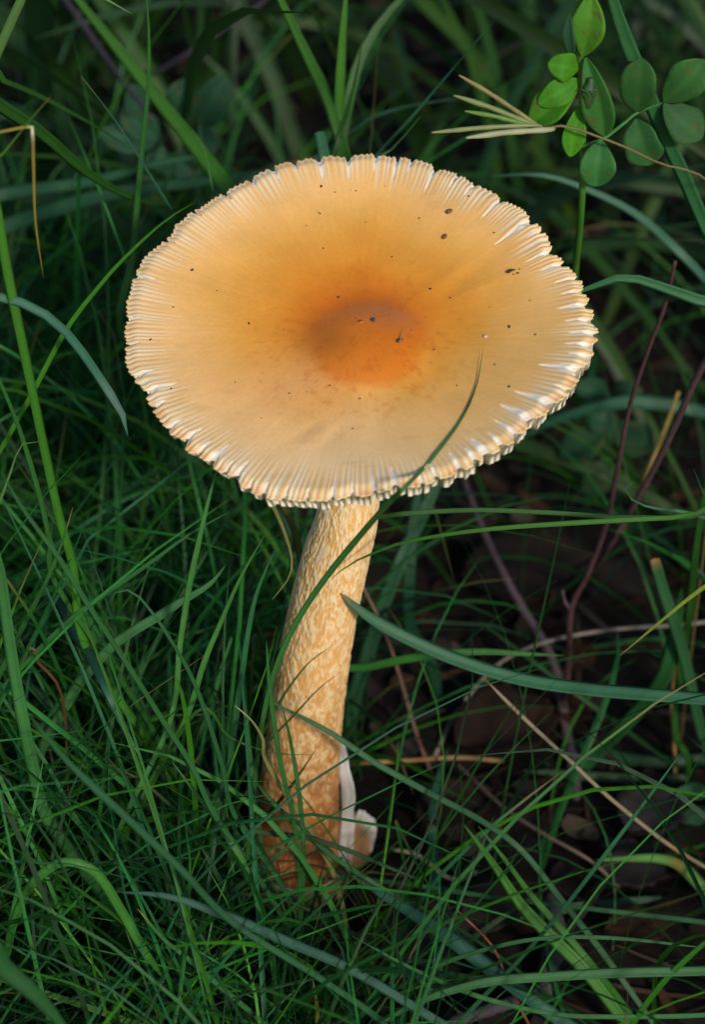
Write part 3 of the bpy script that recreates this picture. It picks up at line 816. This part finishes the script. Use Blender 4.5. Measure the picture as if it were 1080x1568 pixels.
B('withered pale blade curling down under the near rim of the cap', 14, (.27,.28,.10), [np.array([-.9, 2.6, 0.]), np.array([-1.2, 1.9, 8.0]), at(400,745,-1.5), at(413,765,-2.2), at(426,790,-2.2), at(437,818,-2.2), at(447,854,-2.2), at(443,884,-2.2), at(417,918,-2.2)], rooted=None, full=.58, tip=STRAW, twist=40, n=60)
B('broad flat pale blade lying slanted in the left grass', 16, (.11,.26,.08), [(100,1080,-1.5),(160,1000,-1.5),(205,965,-1.5),(243,943,-1.5),(272,924,-1.5),(320,895,-1.5),(345,866,-1.5)], full=.85, roll=10)
B('long thin arching blade rising right through the left grass', 8, (.055,.18,.045), [(-20,1090,-2),(30,1025,-2),(100,955,-2),(145,920,-2),(225,865,-2),(290,818,-2),(352,783,-2)], full=.8)
B('long thin dark blade running down right across the left grass', 9, (.045,.155,.04), [(330,1250,-5),(295,1175,-5),(250,1105,-5),(190,1010,-5),(140,935,-5),(90,855,-5),(35,780,-5),(0,720,-5)], full=.85)
B('thin blade bending at its tip in the middle of the left grass', 8, (.045,.155,.05), [(360,1250,-4),(340,1172,-4),(300,1052,-4),(260,978,-4),(228,932,-4),(205,908,-4),(180,903,-4),(168,925,-4)], full=.7)
B('bluish blade drooping to a rounded tip in the lower left grass', 15, (.05,.165,.085), [on_ground(60,860),(95,930,2),(115,970,0),(138,1005,-1.5),(165,1060,-3),(193,1120,-3),(214,1158,-3)], full=.85, patches=((.99,.01,(.5,.5,.45)),), roll=15, rooted=None)
B('blade with tan tip leaning right near the left edge', 11, (.06,.18,.04), [(25,980,-2),(50,930,-2),(75,880,-2),(95,830,-2),(111,777,-2)], tip=TAN, full=.6)
B('dead orange brown blade curling down in the left grass', 6, (.22,.10,.045), [(40,1000,-2),(60,1018,-2),(85,1043,-2),(98,1085,-2),(102,1155,-2),(104,1230,-2)], full=.6, tip=(.2,.09,.04))
B('pale yellowed blade tip hooked beside the lower stem', 9, (.34,.36,.12), [(412,1175,-3),(404,1136,-3),(392,1112,-3),(378,1096,-3),(359,1080,-3)], tip=(.6,.5,.35), full=.6)
B('blade with bright yellow tip slanting down right at the bottom left', 9, (.07,.20,.06), [(450,1620,-8),(400,1565,-8),(330,1505,-8),(280,1462,-8),(250,1438,-8),(210,1391,-8)], tip=(.40,.34,.08), full=.75)
B('small yellow blade tip at the bottom edge left of centre', 10, (.32,.33,.07), [(488,1600,-7),(486,1560,-7),(484,1530,-7),(479,1498,-7)], full=.5)
B('large blurred dark blade in the bottom left corner', 34, (.03,.12,.03), [(-60,1440,-12),(10,1488,-12),(60,1530,-12),(120,1600,-12)], full=.8)
B('thin upright blade crossing the left flank of the mushroom foot', 8, (.05,.17,.035), [(455,1500,-4),(460,1380,-4),(452,1270,-3.6),(428,1160,-3.2),(413,1052,-3),(408,980,-3)], full=.8)
B('thin upright blade crossing the middle of the mushroom foot', 7, (.045,.155,.03), [(460,1420,-4),(465,1320,-3.8),(460,1230,-3.4),(446,1140,-3),(432,1080,-3)], full=.8)
B('thin pale blade lying up right across the mushroom foot', 9, (.07,.20,.07), [(330,1390,-4),(380,1345,-4),(430,1305,-4),(454,1286,-4)], full=.8)
B('blade sloping right across the volva flap', 8, (.05,.16,.04), [(640,1400,-3.5),(600,1370,-3.4),(545,1335,-3.2),(490,1296,-3.2),(430,1242,-3),(385,1190,-3)], full=.85)
B('dark level blade crossing below the volva flap', 8, DARK, [(330,1265,-3.2),(400,1275,-3.2),(470,1283,-3.2),(540,1305,-3.2),(600,1330,-3.2),(650,1350,-3.2)], full=.8)

# ------------------------------------------------------------------ trefoil plants
def leaflet(parent, base, tip_, w, c, cup_=.22, roll=0.0, nseg=9):
    """an obovate leaflet with a midrib fold and real thickness"""
    A, Bp = base, tip_
    rl_ = random.Random(int(abs(tip_[0] * 977 + base[2] * 631)))
    cup_ = cup_ * rl_.uniform(.3, 2.3)
    n = 17
    x = np.linspace(0, 1, n)
    ctl = np.array([A, A + (Bp - A) * .5 + unit(CAM - A) * rl_.uniform(.04, .24) + RT * rl_.uniform(-.05, .05), Bp])
    p = spline(ctl, n)
    t, s, b = frames(p, unit(p - CAM))
    an = np.radians(roll)
    s, b = s * math.cos(an) + b * math.sin(an), b * math.cos(an) - s * math.sin(an)
    prof = np.sin(np.pi * np.clip(x, .0, 1) ** 1.2) ** .60
    prof[-1] = .10
    prof[0] = .06
    hw = w / 2 * prof * (1 + .07 * np.sin(x * rl_.uniform(7, 13) + rl_.uniform(0, 6)))
    us = np.linspace(-1, 1, nseg)
    b = np.where((b * (CAM - p)).sum(-1, keepdims=True) < 0, -b, b)
    top = p[:, None] + us[None, :, None] * hw[:, None, None] * s[:, None] + (np.abs(us)[None, :, None] * cup_ * hw[:, None, None]) * b[:, None]
    bot = top - b[:, None] * .02
    v = np.concatenate([top, bot[:, ::-1]], 1).reshape(-1, 3)
    q = grid_quads(n, 2 * nseg, True)
    cc = np.tile(np.array(c, float), (n, 2 * nseg, 1))
    side = np.concatenate([np.abs(us), np.abs(us[::-1])])
    vein = .5 + .5 * np.sin((x[:, None] * 8 - side[None] * 2.2) * 2 * math.pi)
    cc = cc * (.90 + .16 * vein ** 3)[..., None]
    spot = sstep(.70, .78, fbm(x[:, None] * 9 + w * 31, np.concatenate([us, us[::-1]])[None] * 4, w * 9, 3))
    cc = mix(cc, (.14, .12, .03), .7 * spot)
    cc = mix(cc, np.array(c) * np.array([1.9, 1.25, .8]), .5 * sstep(.75, 1, side)[None] * vnoise(x[:, None] * 5 + w * 3, 2.0))
    cc = mix(cc, np.array(c) * 1.25, .5 * (side < .1)[None] * np.ones((n, 1)))
    cc = cc * (.85 + .3 * fbm(x[:, None] * 3 + w * 7, side[None] * 2, 0, 3))[..., None]
    buv = np.stack([np.broadcast_to(side * 0, (n, 2 * nseg)), np.broadcast_to(x[:, None], (n, 2 * nseg))], -1)
    og = ORG[parent.name]
    return obj('leaflet', mesh('leaflet', v - og, q, col=cc, buv=buv.reshape(-1, 2), mat=MLB), og, parent)

def plant(name, label, cat, base, group=None):
    o = bpy.data.objects.new(name, None)
    sc.collection.objects.link(o)
    o.empty_display_size = .01
    o.location = np.asarray(base) * S
    ORG[o.name] = np.asarray(base, float)
    return tag(o, label, cat, group)

def part_tube(name, parent, P, rad, c, mat=None, bmp=0.0, m=8, n=40, seed=0):
    v, q = tube(P, rad, n, m, bmp, seed)
    og = ORG[parent.name]
    cc = np.tile(np.array(c), (len(v), 1)) * (.8 + .4 * vnoise(v[:, 0] * 3, v[:, 1] * 3, v[:, 2] * 3))[:, None]
    return obj(name, mesh(name, v - og, q, col=cc, mat=mat or M_LEAF), og, parent)

LY = 3.2
g0 = on_ground(815, 575)
tp = plant('trefoil_plant', 'upright trefoil plant with bright green leaflets behind the right of the cap', 'trefoil', g0)
part_tube('stem', tp, [g0, at(868,480,8), at(884,390,5), at(893,280,LY+.2), at(892,150,LY+.2), at(888,60,LY), at(884,-60,LY)], [.12, .10, .09, .06], (.05, .17, .02), n=60)
for (b0, t0, w, c, rl) in (((893,86),(906,-8),46,(.15,.46,.05),10), ((886,107),(840,98),40,(.10,.40,.02),5), ((888,124),(812,192),46,(.085,.36,.02),-14), ((888,122),(826,160),36,(.10,.40,.03),8),
                           ((892,158),(874,240),32,(.10,.42,.02),12), ((898,88),(927,208),46,(.045,.20,.04),-20), ((921,214),(914,285),48,(.045,.19,.05),8), ((878,95),(872,22),18,(.04,.14,.07),30),
                           ((978,172),(985,90),54,(.038,.145,.035),8), ((975,182),(998,252),54,(.036,.145,.04),-8), ((1018,156),(1080,92),54,(.045,.17,.04),-10), ((1018,158),(1076,212),54,(.032,.125,.035),12)):
    dz = LY if b0[0] < 950 else LY + .8
    c = tuple(np.array(c) * (.80 if c[1] > .3 else 1.15))
    leaflet(tp, at(*b0, dz - .1), at(*t0, dz - .35), 1.1 * w / F * depth(at(*b0, dz)), c, roll=rl)
part_tube('petiole', tp, [at(893,225,LY), at(925,212,LY), at(955,190,LY+.5), at(978,172,LY+.8), at(1018,157,LY+.8)], [.045, .035, .025], (.05, .17, .04))
bd = at(903, 140, LY - .4)
bud = plant_bud = obj('flower_bud', mesh('flower_bud', *[x for x in tube([bd + np.array([0, 0, -.35]), bd, bd + np.array([.02, 0, .30])], [.06, .16, .05], 12, 10, .5)][:1], quads=tube([bd, bd + np.array([0, 0, .1]), bd + np.array([0, 0, .2])], [.1, .1], 12, 10)[1], col=np.tile(np.array((.03, .08, .025)), (122, 1)), mat=M_LEAF), g0 * 0 + ORG[tp.name] * 0, tp)
# the bud's vertices are in world centimetres: bring its origin to the world's
bud.location = -ORG[tp.name] * S
for i in range(22):
    a = i * 2.4
    d = unit(np.array([math.cos(a) * .8, math.sin(a) * .8 - .3, .55 - i * .05]))
    v, q = tube([bd + d * .08, bd + d * .16, bd + d * .20 + np.array([0, 0, .03])], [.03, .02, .006], 6, 6)
    obj('sepal', mesh('sepal', v, q, col=np.tile(np.array((.035, .10, .03)), (len(v), 1)), mat=M_LEAF), (0, 0, 0), None).parent = bud

g1 = at(1110, 520, 4.5)
g1[2] = -.1
pp = plant('seed_pod_stalk', 'dry stalk ending in five spread slender seed pods right of the far cap rim', 'seed pods', g1)
part_tube('stalk', pp, [g1, at(1130,380,4), at(1085,278,3), at(1010,250,2.8), at(960,226,2.6), at(905,205,2.5), at(868,193,2.5), at(832,196,2.5)], [.035, .028, .022, .03], (.13, .11, .04), n=60, bmp=.15)
for (tx, ty, bx, by, w, c, dy) in ((703,115,806,180,8,(.20,.19,.06),.4), (695,146,805,186,9,(.16,.22,.07),.1), (712,170,808,191,8,(.10,.21,.04),0), (661,203,820,192,8,(.21,.25,.10),-.3), (714,211,846,198,10,(.30,.32,.19),-.6)):
    r = w / 2 / F * 46
    part_tube('seed_pod', pp, [at(832,196,2.5), at(bx,by,2.5+dy*.3), at((bx+tx)/2,(by+ty)/2-2,2.5+dy*.7), at(tx,ty,2.5+dy)], [r*.35, r*.7, r*1.05, r*.85, r*1.05, r*.9, r*1.05, r*.8, r*.35], c, bmp=.12, seed=tx)

def weed(label, stems, leaves, base, Y, group='broad leaved weeds'):
    o = plant('leafy_weed', label, 'weed', base, group)
    for P in stems:
        part_tube('stem', o, P, [.07, .05, .04], (.04, .13, .04))
    for (b0, t0, w, c) in leaves:
        leaflet(o, at(*b0, Y), at(*t0, Y - .4), w / F * depth(at(*b0, Y)), c, roll=random.uniform(-20, 20))
    return o
gw = on_ground(250, 300)
bl = (.035, .125, .070)
weed('blurred cluster of round bluish leaves behind the upper left of the cap', [[gw, at(250, 270, 17), at(245, 210, 17)], [gw, at(300, 260, 17), at(305, 170, 17)]],
     [((262,190),(285,120),46,bl), ((300,200),(345,115),60,bl), ((245,215),(185,165),50,bl), ((240,220),(150,205),48,bl), ((250,225),(230,290),50,(.03,.11,.06)), ((290,205),(335,225),48,bl), ((215,185),(200,130),44,bl), ((262,235),(300,270),44,bl)], gw, 17)
gw = at(1110, 1300, 2)
gw[2] = 0
weed('pair of small oval leaves on thin stalks at the lower right edge', [[gw, at(1100, 1260, 2), at(1078, 1235, 2)], [gw, at(1105, 1240, 2), at(1090, 1214, 2)]],
     [((1092,1214),(1035,1212),26,(.03,.13,.06)), ((1094,1243),(1040,1254),28,(.03,.13,.06)), ((1094,1215),(1150,1205),26,(.03,.13,.06)), ((1094,1243),(1150,1250),26,(.03,.13,.06))], gw, 2)
gw = on_ground(930, 720)
weed('blurred dark leafy weed behind the right margin of the cap', [[gw, at(935, 680, 14), at(930, 600, 14)]],
     [((930,605),(880,590),40,(.025,.10,.05)), ((935,610),(985,600),42,(.025,.10,.05)), ((935,650),(1000,690),60,(.022,.09,.04)), ((930,655),(860,700),56,(.022,.09,.04)), ((930,620),(915,665),44,(.022,.09,.05)), ((935,700),(900,760),50,(.02,.08,.03))], gw, 14)

# ------------------------------------------------------------------ twigs
PURP = (.075, .052, .066)
gt = on_ground(888, 1262)
tw = plant('twig', 'dark forked twig with grey lichen standing in the shade right of the stem', 'twig', gt, 'dark twigs')
gt2 = gt.copy(); gt2[2] = -.4
part_tube('trunk', tw, [gt2, at(878,1180,5), at(868,1120,5), at(858,1050,5.3)], [.15, .16, .13], PURP, M_TWIG, .3, 10, 60, 1)
part_tube('branch', tw, [at(860,1065,5.2), at(842,1000,6), at(800,930,7), at(766,868,8), at(738,805,9), at(715,745,10), at(700,690,11)], [.13, .11, .09, .06], PURP, M_TWIG, .3, 10, 80, 2)
part_tube('branch', tw, [at(864,1085,5.1), at(872,1005,4.6), at(875,932,4.2), at(900,880,4), at(930,800,3.6), at(946,720,3.3), at(966,620,3), at(992,540,2.8), at(1018,470,2.6), at(1035,400,2.4)], [.09, .08, .065, .05, .045], (.06, .027, .030), M_TWIG, .3, 10, 120, 3)
part_tube('spur', tw, [at(876,934,4.2), at(866,922,4.1), at(862,904,4)], [.05, .035], PURP, M_TWIG, .3, 8, 16, 4)
gt = on_ground(880, 900)
tw = plant('twig', 'reddish grey twig leaning right to the right edge beside the cap', 'twig', gt, 'dark twigs')
part_tube('branch', tw, [gt, at(925,850,4.6), at(965,785,4.2), at(1000,722,3.9), at(1038,645,3.6), at(1062,590,3.4), at(1090,540,3.2), at(1150,450,3)], [.05, .06, .07, .08, .08], (.06, .032, .038), M_TWIG, .3, 10, 100, 5)
p0 = on_ground(640, 1600, .3)
tw = plant('twig', 'dark grey stick lying on the soil at the bottom edge', 'twig', p0, 'dark twigs')
part_tube('branch', tw, [p0, on_ground(700,1565,.3), on_ground(760,1543,.35), on_ground(810,1525,.3), on_ground(850,1500,.1)], [.13, .15, .13, .10], (.05, .045, .055), M_TWIG, .35, 10, 60, 6)
p0 = on_ground(835, 1530, .2)
tw = plant('twig', 'short weathered bark stick among the leaves at the lower right', 'twig', p0, 'dark twigs')
part_tube('branch', tw, [p0, on_ground(842,1480,.4), on_ground(850,1430,.5), on_ground(845,1370,.3)], [.22, .26, .24, .15], (.06, .05, .05), M_TWIG, .35, 10, 50, 7)
p0 = at(60, -40, 22)
tw = plant('twig', 'blurred purplish twig at the top left corner', 'twig', p0, 'dark twigs')
part_tube('branch', tw, [at(60,-60,24), at(100,0,22), at(135,50,20), at(170,100,18), at(230,180,14)], [.08, .07, .06], (.06, .045, .06), M_TWIG, .3, 10, 50, 8)
tw = plant('twig', 'blurred purplish twig slanting up near the top centre', 'twig', p0 * 1.0, 'dark twigs')
part_tube('branch', tw, [at(240,110,22), at(290,80,21), at(340,45,21), at(400,5,21), at(460,-50,20)], [.06, .06, .05], (.07, .05, .075), M_TWIG, .3, 10, 50, 9)
def stalk(label, P, r, c, nm='dry_stalk', cat='dry stalk'):
    o = plant(nm, label, cat, P[0], 'dry stalks on the litter')
    part_tube('stalk', o, P, r, c, M_DEAD, .2, 8, 50, r[0] * 99)
stalk('thin reddish brown stalk slanting down right from the stem', [on_ground(668, 1200), at(640,1130,3), at(615,1045,3), at(590,970,3), at(552,892,3), at(520,840,3.2)], [.05, .05, .04], (.16, .09, .07))
stalk('thin grey stalk arching level behind the twig', [on_ground(665, 1160), at(700,1090,5), at(760,1020,5), at(830,985,5), at(930,965,5), at(1060,955,5), at(1150,940,5)], [.05, .05, .05], (.22, .19, .17))
stalk('tan straw lying level right of the volva strip', [on_ground(520, 1172, 1.2), at(560,1168,1.5), at(620,1165,1.5), at(700,1160,1.5), on_ground(770, 1165, .5)], [.05, .06, .05], (.30, .18, .08))
stalk('grey brown stalk sloping down right in the dark lower right', [on_ground(700, 1170, .5), on_ground(770,1235,1.0), on_ground(830,1275,1.2), on_ground(905,1318,1.0), on_ground(950, 1360, .2)], [.05, .05, .04], (.14, .10, .08))
stalk('pale straw lying behind the upright bluish blade', [on_ground(600, 1300, .3), on_ground(640,1310,.5), on_ground(690,1345,.5), on_ground(730, 1335, .3)], [.04, .06, .04], (.40, .34, .24))
stalk('thin red stalk rising at the bottom right of centre', [on_ground(810, 1568, .2), at(780,1510,-5), at(755,1450,-5), at(702,1395,-5)], [.03, .025, .02], (.26, .08, .06))
stalk('tan twiglet standing near the right edge', [on_ground(1035, 1200, 0), at(1033,1130,4), at(1030,1070,4), at(1040,1000,4)], [.05, .05, .04], (.28, .16, .06))
stalk('yellow stalk rising behind the leaning red twig', [on_ground(950, 820, 0), at(985,740,9), at(1010,680,9), at(1040,600,9)], [.06, .06, .05], (.30, .22, .06))

# ------------------------------------------------------------------ dead leaves on the soil
def dead_leaf(c0, size, c, seed, lobes=0, rot=0.0, tilt=.25, lift=.15):
    n, m = 16, 9
    x = np.linspace(0, 1, n)
    prof = np.sin(np.pi * x ** .85) ** .8 * (.36 + .10 * lobes * np.abs(np.sin(x * math.pi * 4.5)))
    us = np.linspace(-1, 1, m)
    X = (x[:, None] - .5) * size + 0 * us
    Yv = us[None] * prof[:, None] * size * (1 + .3 * (fbm(x[:, None] * 6 + seed, us[None] * 0 + 3) - .5))
    Z = size * (.16 * (np.abs(us)[None] ** 2) * prof[:, None] * 1.6 + .16 * (fbm(x[:, None] * 3 + seed, us[None] * 2 + seed) - .5) + tilt * .3 * np.sin(x * 3)[:, None] * us[None] * .5)
    ca, sa = math.cos(rot), math.sin(rot)
    A = np.stack([X * ca - Yv * sa, X * sa + Yv * ca, Z], -1)
    Bq = A - np.array([0, 0, .018])
    v = np.concatenate([A, Bq[:, ::-1]], 1).reshape(-1, 3)
    cc = np.tile(np.array(c, float) * .11, (n, 2 * m, 1))  # leaf tones cut down, painting in the shade they lie in
    side = np.concatenate([np.abs(us), np.abs(us[::-1])])
    cc = cc * (.75 + .6 * fbm(x[:, None] * 5 + seed, side[None] * 3 + seed, 0, 3))[..., None]
    cc = mix(cc, np.array(c) * .20, .6 * (side < .1)[None] * np.ones((n, 1)))
    org_ = np.asarray(c0, float)
    return obj('dead_leaf', mesh('dead_leaf', v, grid_quads(n, 2 * m, True), col=cc, mat=M_DEAD), org_ + np.array([0, 0, lift]))
GL = 'dead leaves on the soil'
for i, (px, py, sz, c, lob, rot, lab) in enumerate((
    (820, 880, 4.2, (.13, .085, .065), 0, .2, 'large dull brown leaf on the soil behind the twig fork'),
    (780, 1115, 3.2, (.13, .060, .040), 0, .5, 'reddish brown leaf on the soil left of the twig base'),
    (650, 1440, 2.4, (.17, .145, .14), 1, -.3, 'grey lobed leaf on the soil at the lower centre'),
    (590, 1385, 1.5, (.28, .08, .030), 0, -.2, 'small rust red leaf beside the mushroom foot'),
    (1000, 1250, 2.0, (.20, .18, .175), 1, .9, 'pale grey torn leaf under the tan straw'),
    (975, 1335, 1.8, (.16, .14, .13), 1, .3, 'small grey leaf below the yellow green blade'),
    (888, 1010, 1.2, (.30, .12, .035), 0, 1.2, 'small orange leaf right behind the twig'),
    (978, 1428, 1.6, (.24, .10, .045), 0, .1, 'rust brown leaf at the lower right'),
    (880, 1090, 1.3, (.26, .10, .03), 0, 1.5, 'orange brown leaf scrap beside the twig trunk'),
    (760, 1395, 2.0, (.13, .10, .09), 0, .8, 'dull grey brown leaf in the dark lower right'),
    (700, 1240, 2.2, (.10, .055, .04), 0, .4, 'dark brown leaf right of the mushroom foot'),
    (940, 900, 2.4, (.11, .085, .07), 0, -.4, 'dull brown leaf behind the yellow tip'),
    (312, 935, 1.5, (.20, .07, .04), 0, .3, 'reddish brown leaf deep in the left grass'),
    (150, 1060, 1.6, (.16, .06, .03), 0, 1.0, 'dark red brown leaf at the bottom of the left grass'),
    (840, 320, 3.0, (.20, .10, .06), 0, .4, 'blurred brown leaf behind the upper right rim'),
    (725, 820, 2.0, (.16, .10, .07), 0, -.6, 'brown leaf under the right rim of the cap'))):
    p = on_ground(px, py, .4)
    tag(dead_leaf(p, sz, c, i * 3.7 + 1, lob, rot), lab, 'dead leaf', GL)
# smaller scraps of leaf, bark and stalk nobody could count: one mass of litter
vs, qs, cs_, off = [], [], [], 0
for i in range(2600):
    y = rng.uniform(-12, 70)
    x = rng.uniform(-16, 18) * (1 + max(y, 0) / 60)
    zz = float(ground_z(x, y)) + rng.uniform(0, .18)
    k = rng.random()
    if k < .55:
        n, m, l, w = 5, 3, rng.uniform(.4, 1.5), rng.uniform(.10, .42)
    else:
        n, m, l, w = 6, 3, rng.uniform(1, 4), rng.uniform(.03, .09)
    u = np.linspace(-.5, .5, n)[:, None]
    sv = np.linspace(-.5, .5, m)[None]
    pr = np.cos(u * 2.6)
    a = rng.uniform(0, 6.28)
    X, Yv = u * l + 0 * sv, sv * w * pr * 2
    Z = rng.uniform(-.25, .35) * u * l + np.abs(sv) * w * rng.uniform(0, .8) + .3 * rng.random() * u * u * l
    A = np.stack([x + X * math.cos(a) - Yv * math.sin(a), y + X * math.sin(a) + Yv * math.cos(a), zz + Z + .1], -1)
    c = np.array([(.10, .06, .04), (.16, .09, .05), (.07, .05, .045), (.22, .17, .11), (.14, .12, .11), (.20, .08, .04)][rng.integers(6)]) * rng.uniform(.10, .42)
    vs.append(A.reshape(-1, 3)); qs.append(grid_quads(n, m, False, off)); cs_.append(np.tile(c, (n * m, 1)))
    off += n * m
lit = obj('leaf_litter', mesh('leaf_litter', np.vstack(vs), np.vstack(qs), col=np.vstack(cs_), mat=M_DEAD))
tag(lit, 'scraps of dead leaf and straw scattered over the dark soil', 'leaf litter', kind='stuff')

# ------------------------------------------------------------------ the mass of grass
OP = np.array(OUT, float)
def inside(px, py, poly):
    r = np.zeros(px.shape, bool)
    j = len(poly) - 1
    for i in range(len(poly)):
        xi, yi, xj, yj = *poly[i], *poly[j]
        c = ((yi > py) != (yj > py)) & (px < (xj - xi) * (py - yi) / (yj - yi + 1e-9) + xi)
        r ^= c
        j = i
    return r
STEMPOLY = [(475, 740), (590, 740), (570, 900), (545, 1000), (540, 1130), (585, 1230), (590, 1300), (535, 1300), (505, 1190), (418, 1170), (418, 1050), (440, 930)]
def grass(name, label, xy, length, width, lean, palette, seed, nseg=9, tone=(.30, .85), flop=1.0, clear=True):
    r = np.random.default_rng(seed)
    Bn = len(xy)
    az = r.uniform(0, 2 * math.pi, Bn)
    Ln = length * r.lognormal(0, .28, Bn)
    ti = np.abs(r.normal(0, 1, Bn)) * lean + .08
    bend = r.uniform(.2, 1.6, Bn) * flop
    u = np.linspace(0, 1, nseg)
    ang = ti[:, None] + bend[:, None] * u[None] ** 1.6
    ds = Ln[:, None] / (nseg - 1)
    h = np.cumsum(np.c_[np.zeros(Bn), (np.sin(ang[:, 1:]) * ds)], 1)
    zz = np.cumsum(np.c_[np.zeros(Bn), (np.cos(ang[:, 1:]) * ds)], 1)
    a2 = az[:, None] + r.normal(0, .35, Bn)[:, None] * u[None] ** 1.5
    x = xy[:, 0:1] + np.cos(a2) * h
    y = xy[:, 1:2] + np.sin(a2) * h
    z0 = ground_z(xy[:, 0], xy[:, 1])
    zz = np.maximum(zz + z0[:, None], .05 + z0[:, None] * .5 + .3 * u)
    p = np.stack([x, y, zz], -1)
    d = p - CAM
    dep = d @ FW
    px, py = 540 + (d @ RT) / dep * F, 784 - (d @ UP) / dep * F
    keep = np.ones(Bn, bool)
    if clear:
        incap = inside(px, py, [tuple(c) for c in OP]) & (dep < 53)
        instem = inside(px, py, STEMPOLY) & (dep < 56)
        keep &= ~(incap.any(1)) & (instem.sum(1) == 0)
        # nothing may grow through the cap or the stem
        l = p - CC
        hh, rr_ = l @ CN, np.hypot(l @ CX, l @ CY)
        keep &= ~((np.abs(hh + .2) < .9) & (rr_ < 4.9)).any(1)
        for q_, rq in zip(axs[::40], rs[::40]):
            keep &= ~(np.linalg.norm(p - q_, axis=-1) < rq + .12).any(1)
    below = (py.min(1) > 1640) | (px.min(1) > 1200)                # unseen meadow grass past the frame's bottom and right, added to shade the ground
    keep &= (dep.min(1) > 41) | (below & (dep.min(1) > 12))
    keep &= ((px.max(1) > -420) & (px.min(1) < 1500) & (py.min(1) < 2000) & (py.max(1) > -420)) | below
    p, Bn2 = p[keep], int(keep.sum())
    w = (width * r.lognormal(0, .32, Bn))[keep]
    t = unit(np.gradient(p, axis=1))
    az_, = (az[keep],)
    s = np.stack([-np.sin(az_), np.cos(az_), 0 * az_], -1)[:, None] * np.ones((1, nseg, 1))
    nrm = unit(np.cross(s, t))
    s = unit(np.cross(t, nrm))
    rl = (r.normal(0, .8, Bn)[keep])[:, None] + (r.normal(0, .7, Bn)[keep])[:, None] * u[None]
    rl = rl[..., None]
    s, nrm = s * np.cos(rl) + nrm * np.sin(rl), nrm * np.cos(rl) - s * np.sin(rl)
    hw = (w[:, None] / 2 * np.interp(u, [0, .2, .6, .85, 1], [.7, 1, .95, .6, .05])[None])[..., None]
    v = np.stack([p - s * hw, p - nrm * hw * .35, p + s * hw], 2)
    base = np.arange(Bn2)[:, None] * nseg * 3
    q = (grid_quads(nseg, 3)[None] + base[..., None]).reshape(-1, 4)
    pal = np.array(palette)
    ci = pal[r.integers(len(pal), size=Bn)][keep] * r.uniform(*tone, Bn)[keep][:, None]
    cc = np.repeat(ci[:, None], nseg, 1)
    dry = (r.random(Bn) < .08)[keep]
    tipc = np.array((.28, .20, .08))
    cc = np.where(dry[:, None, None], mix(cc, tipc, np.broadcast_to(sstep(.75, 1, u), cc.shape[:2])), cc)
    cc = mix(cc, cc * np.array([1.2, .95, .8]), np.broadcast_to(sstep(.3, 0, u), cc.shape[:2]))
    cc = np.repeat(cc[:, :, None], 3, 2)
    buv = np.stack([np.broadcast_to(np.array([0, .5, 1]), (Bn2, nseg, 3)), np.broadcast_to(u[None, :, None], (Bn2, nseg, 3))], -1)
    o = obj(name, mesh(name, v.reshape(-1, 3), q, col=cc.reshape(-1, 3), buv=buv.reshape(-1, 2), mat=MB))
    print(name, Bn2)
    return tag(o, label, 'grass', kind='stuff')

def scatter(n, dens, x0, x1, y0, y1, seed):
    r = np.random.default_rng(seed)
    P = np.stack([r.uniform(x0, x1, n), r.uniform(y0, y1, n)], -1)
    d = dens(P[:, 0], P[:, 1])
    return P[r.random(n) < d]
FINE = [(.030, .200, .028), (.026, .180, .044), (.066, .285, .018), (.022, .150, .060), (.036, .215, .045), (.020, .135, .022)]
def tuft(x, y, sc_=2.2, sd=0.0):
    return sstep(.34, .62, fbm(x / sc_ + sd, y / sc_ + 7, 0, 3))
left = lambda x, y: sstep(1.6, -1.2, x + .12 * y) * (0.25 + .75 * tuft(x, y))
grass('grass', 'dense fine green grass filling the left side around the mushroom foot', scatter(5200, left, -22, 2, -16, 22, 121), 10.0, .085, .42, FINE, 131, 9, (.3, 1.45))
grass('grass', 'short fine undergrowth of thin green blades low on the left', scatter(3800, left, -18, 2, -14, 16, 22), 5.0, .085, .7, FINE, 32, 8, (.10, .45))  # low tones paint in the shade between the taller blades
right = lambda x, y: sstep(-1.0, 1.2, x + .12 * y) * (.05 + .95 * tuft(x, y, 3.1, 4)) * (.13 + .87 * sstep(9, 12, x + np.abs(y) * .2) + .28 * sstep(-1.5, -6, y) + .7 * sstep(-9, -13, y))  # denser off-frame grass in front, added to shade the soil and stem foot
grass('grass', 'sparse thin blades over the dark soil on the right, and unseen shading grass beyond', scatter(2900, right, -1, 30, -34, 24, 23), 8.0, .090, .75, FINE, 33)
far = lambda x, y: .25 + .75 * tuft(x, y, 6, 2)
grass('grass', 'blurred taller grass behind the mushroom', scatter(2300, far, -45, 45, 18, 80, 24), 16.0, .40, .6, [(.035, .115, .03), (.045, .14, .025), (.03, .11, .045), (.055, .15, .03)], 34, 9)
grass('grass', 'distant grass fading into shade far behind', scatter(5200, far, -160, 160, 75, 320, 25), 20.0, .5, .5, [(.04, .12, .03), (.05, .14, .03)], 35, 7, clear=False)
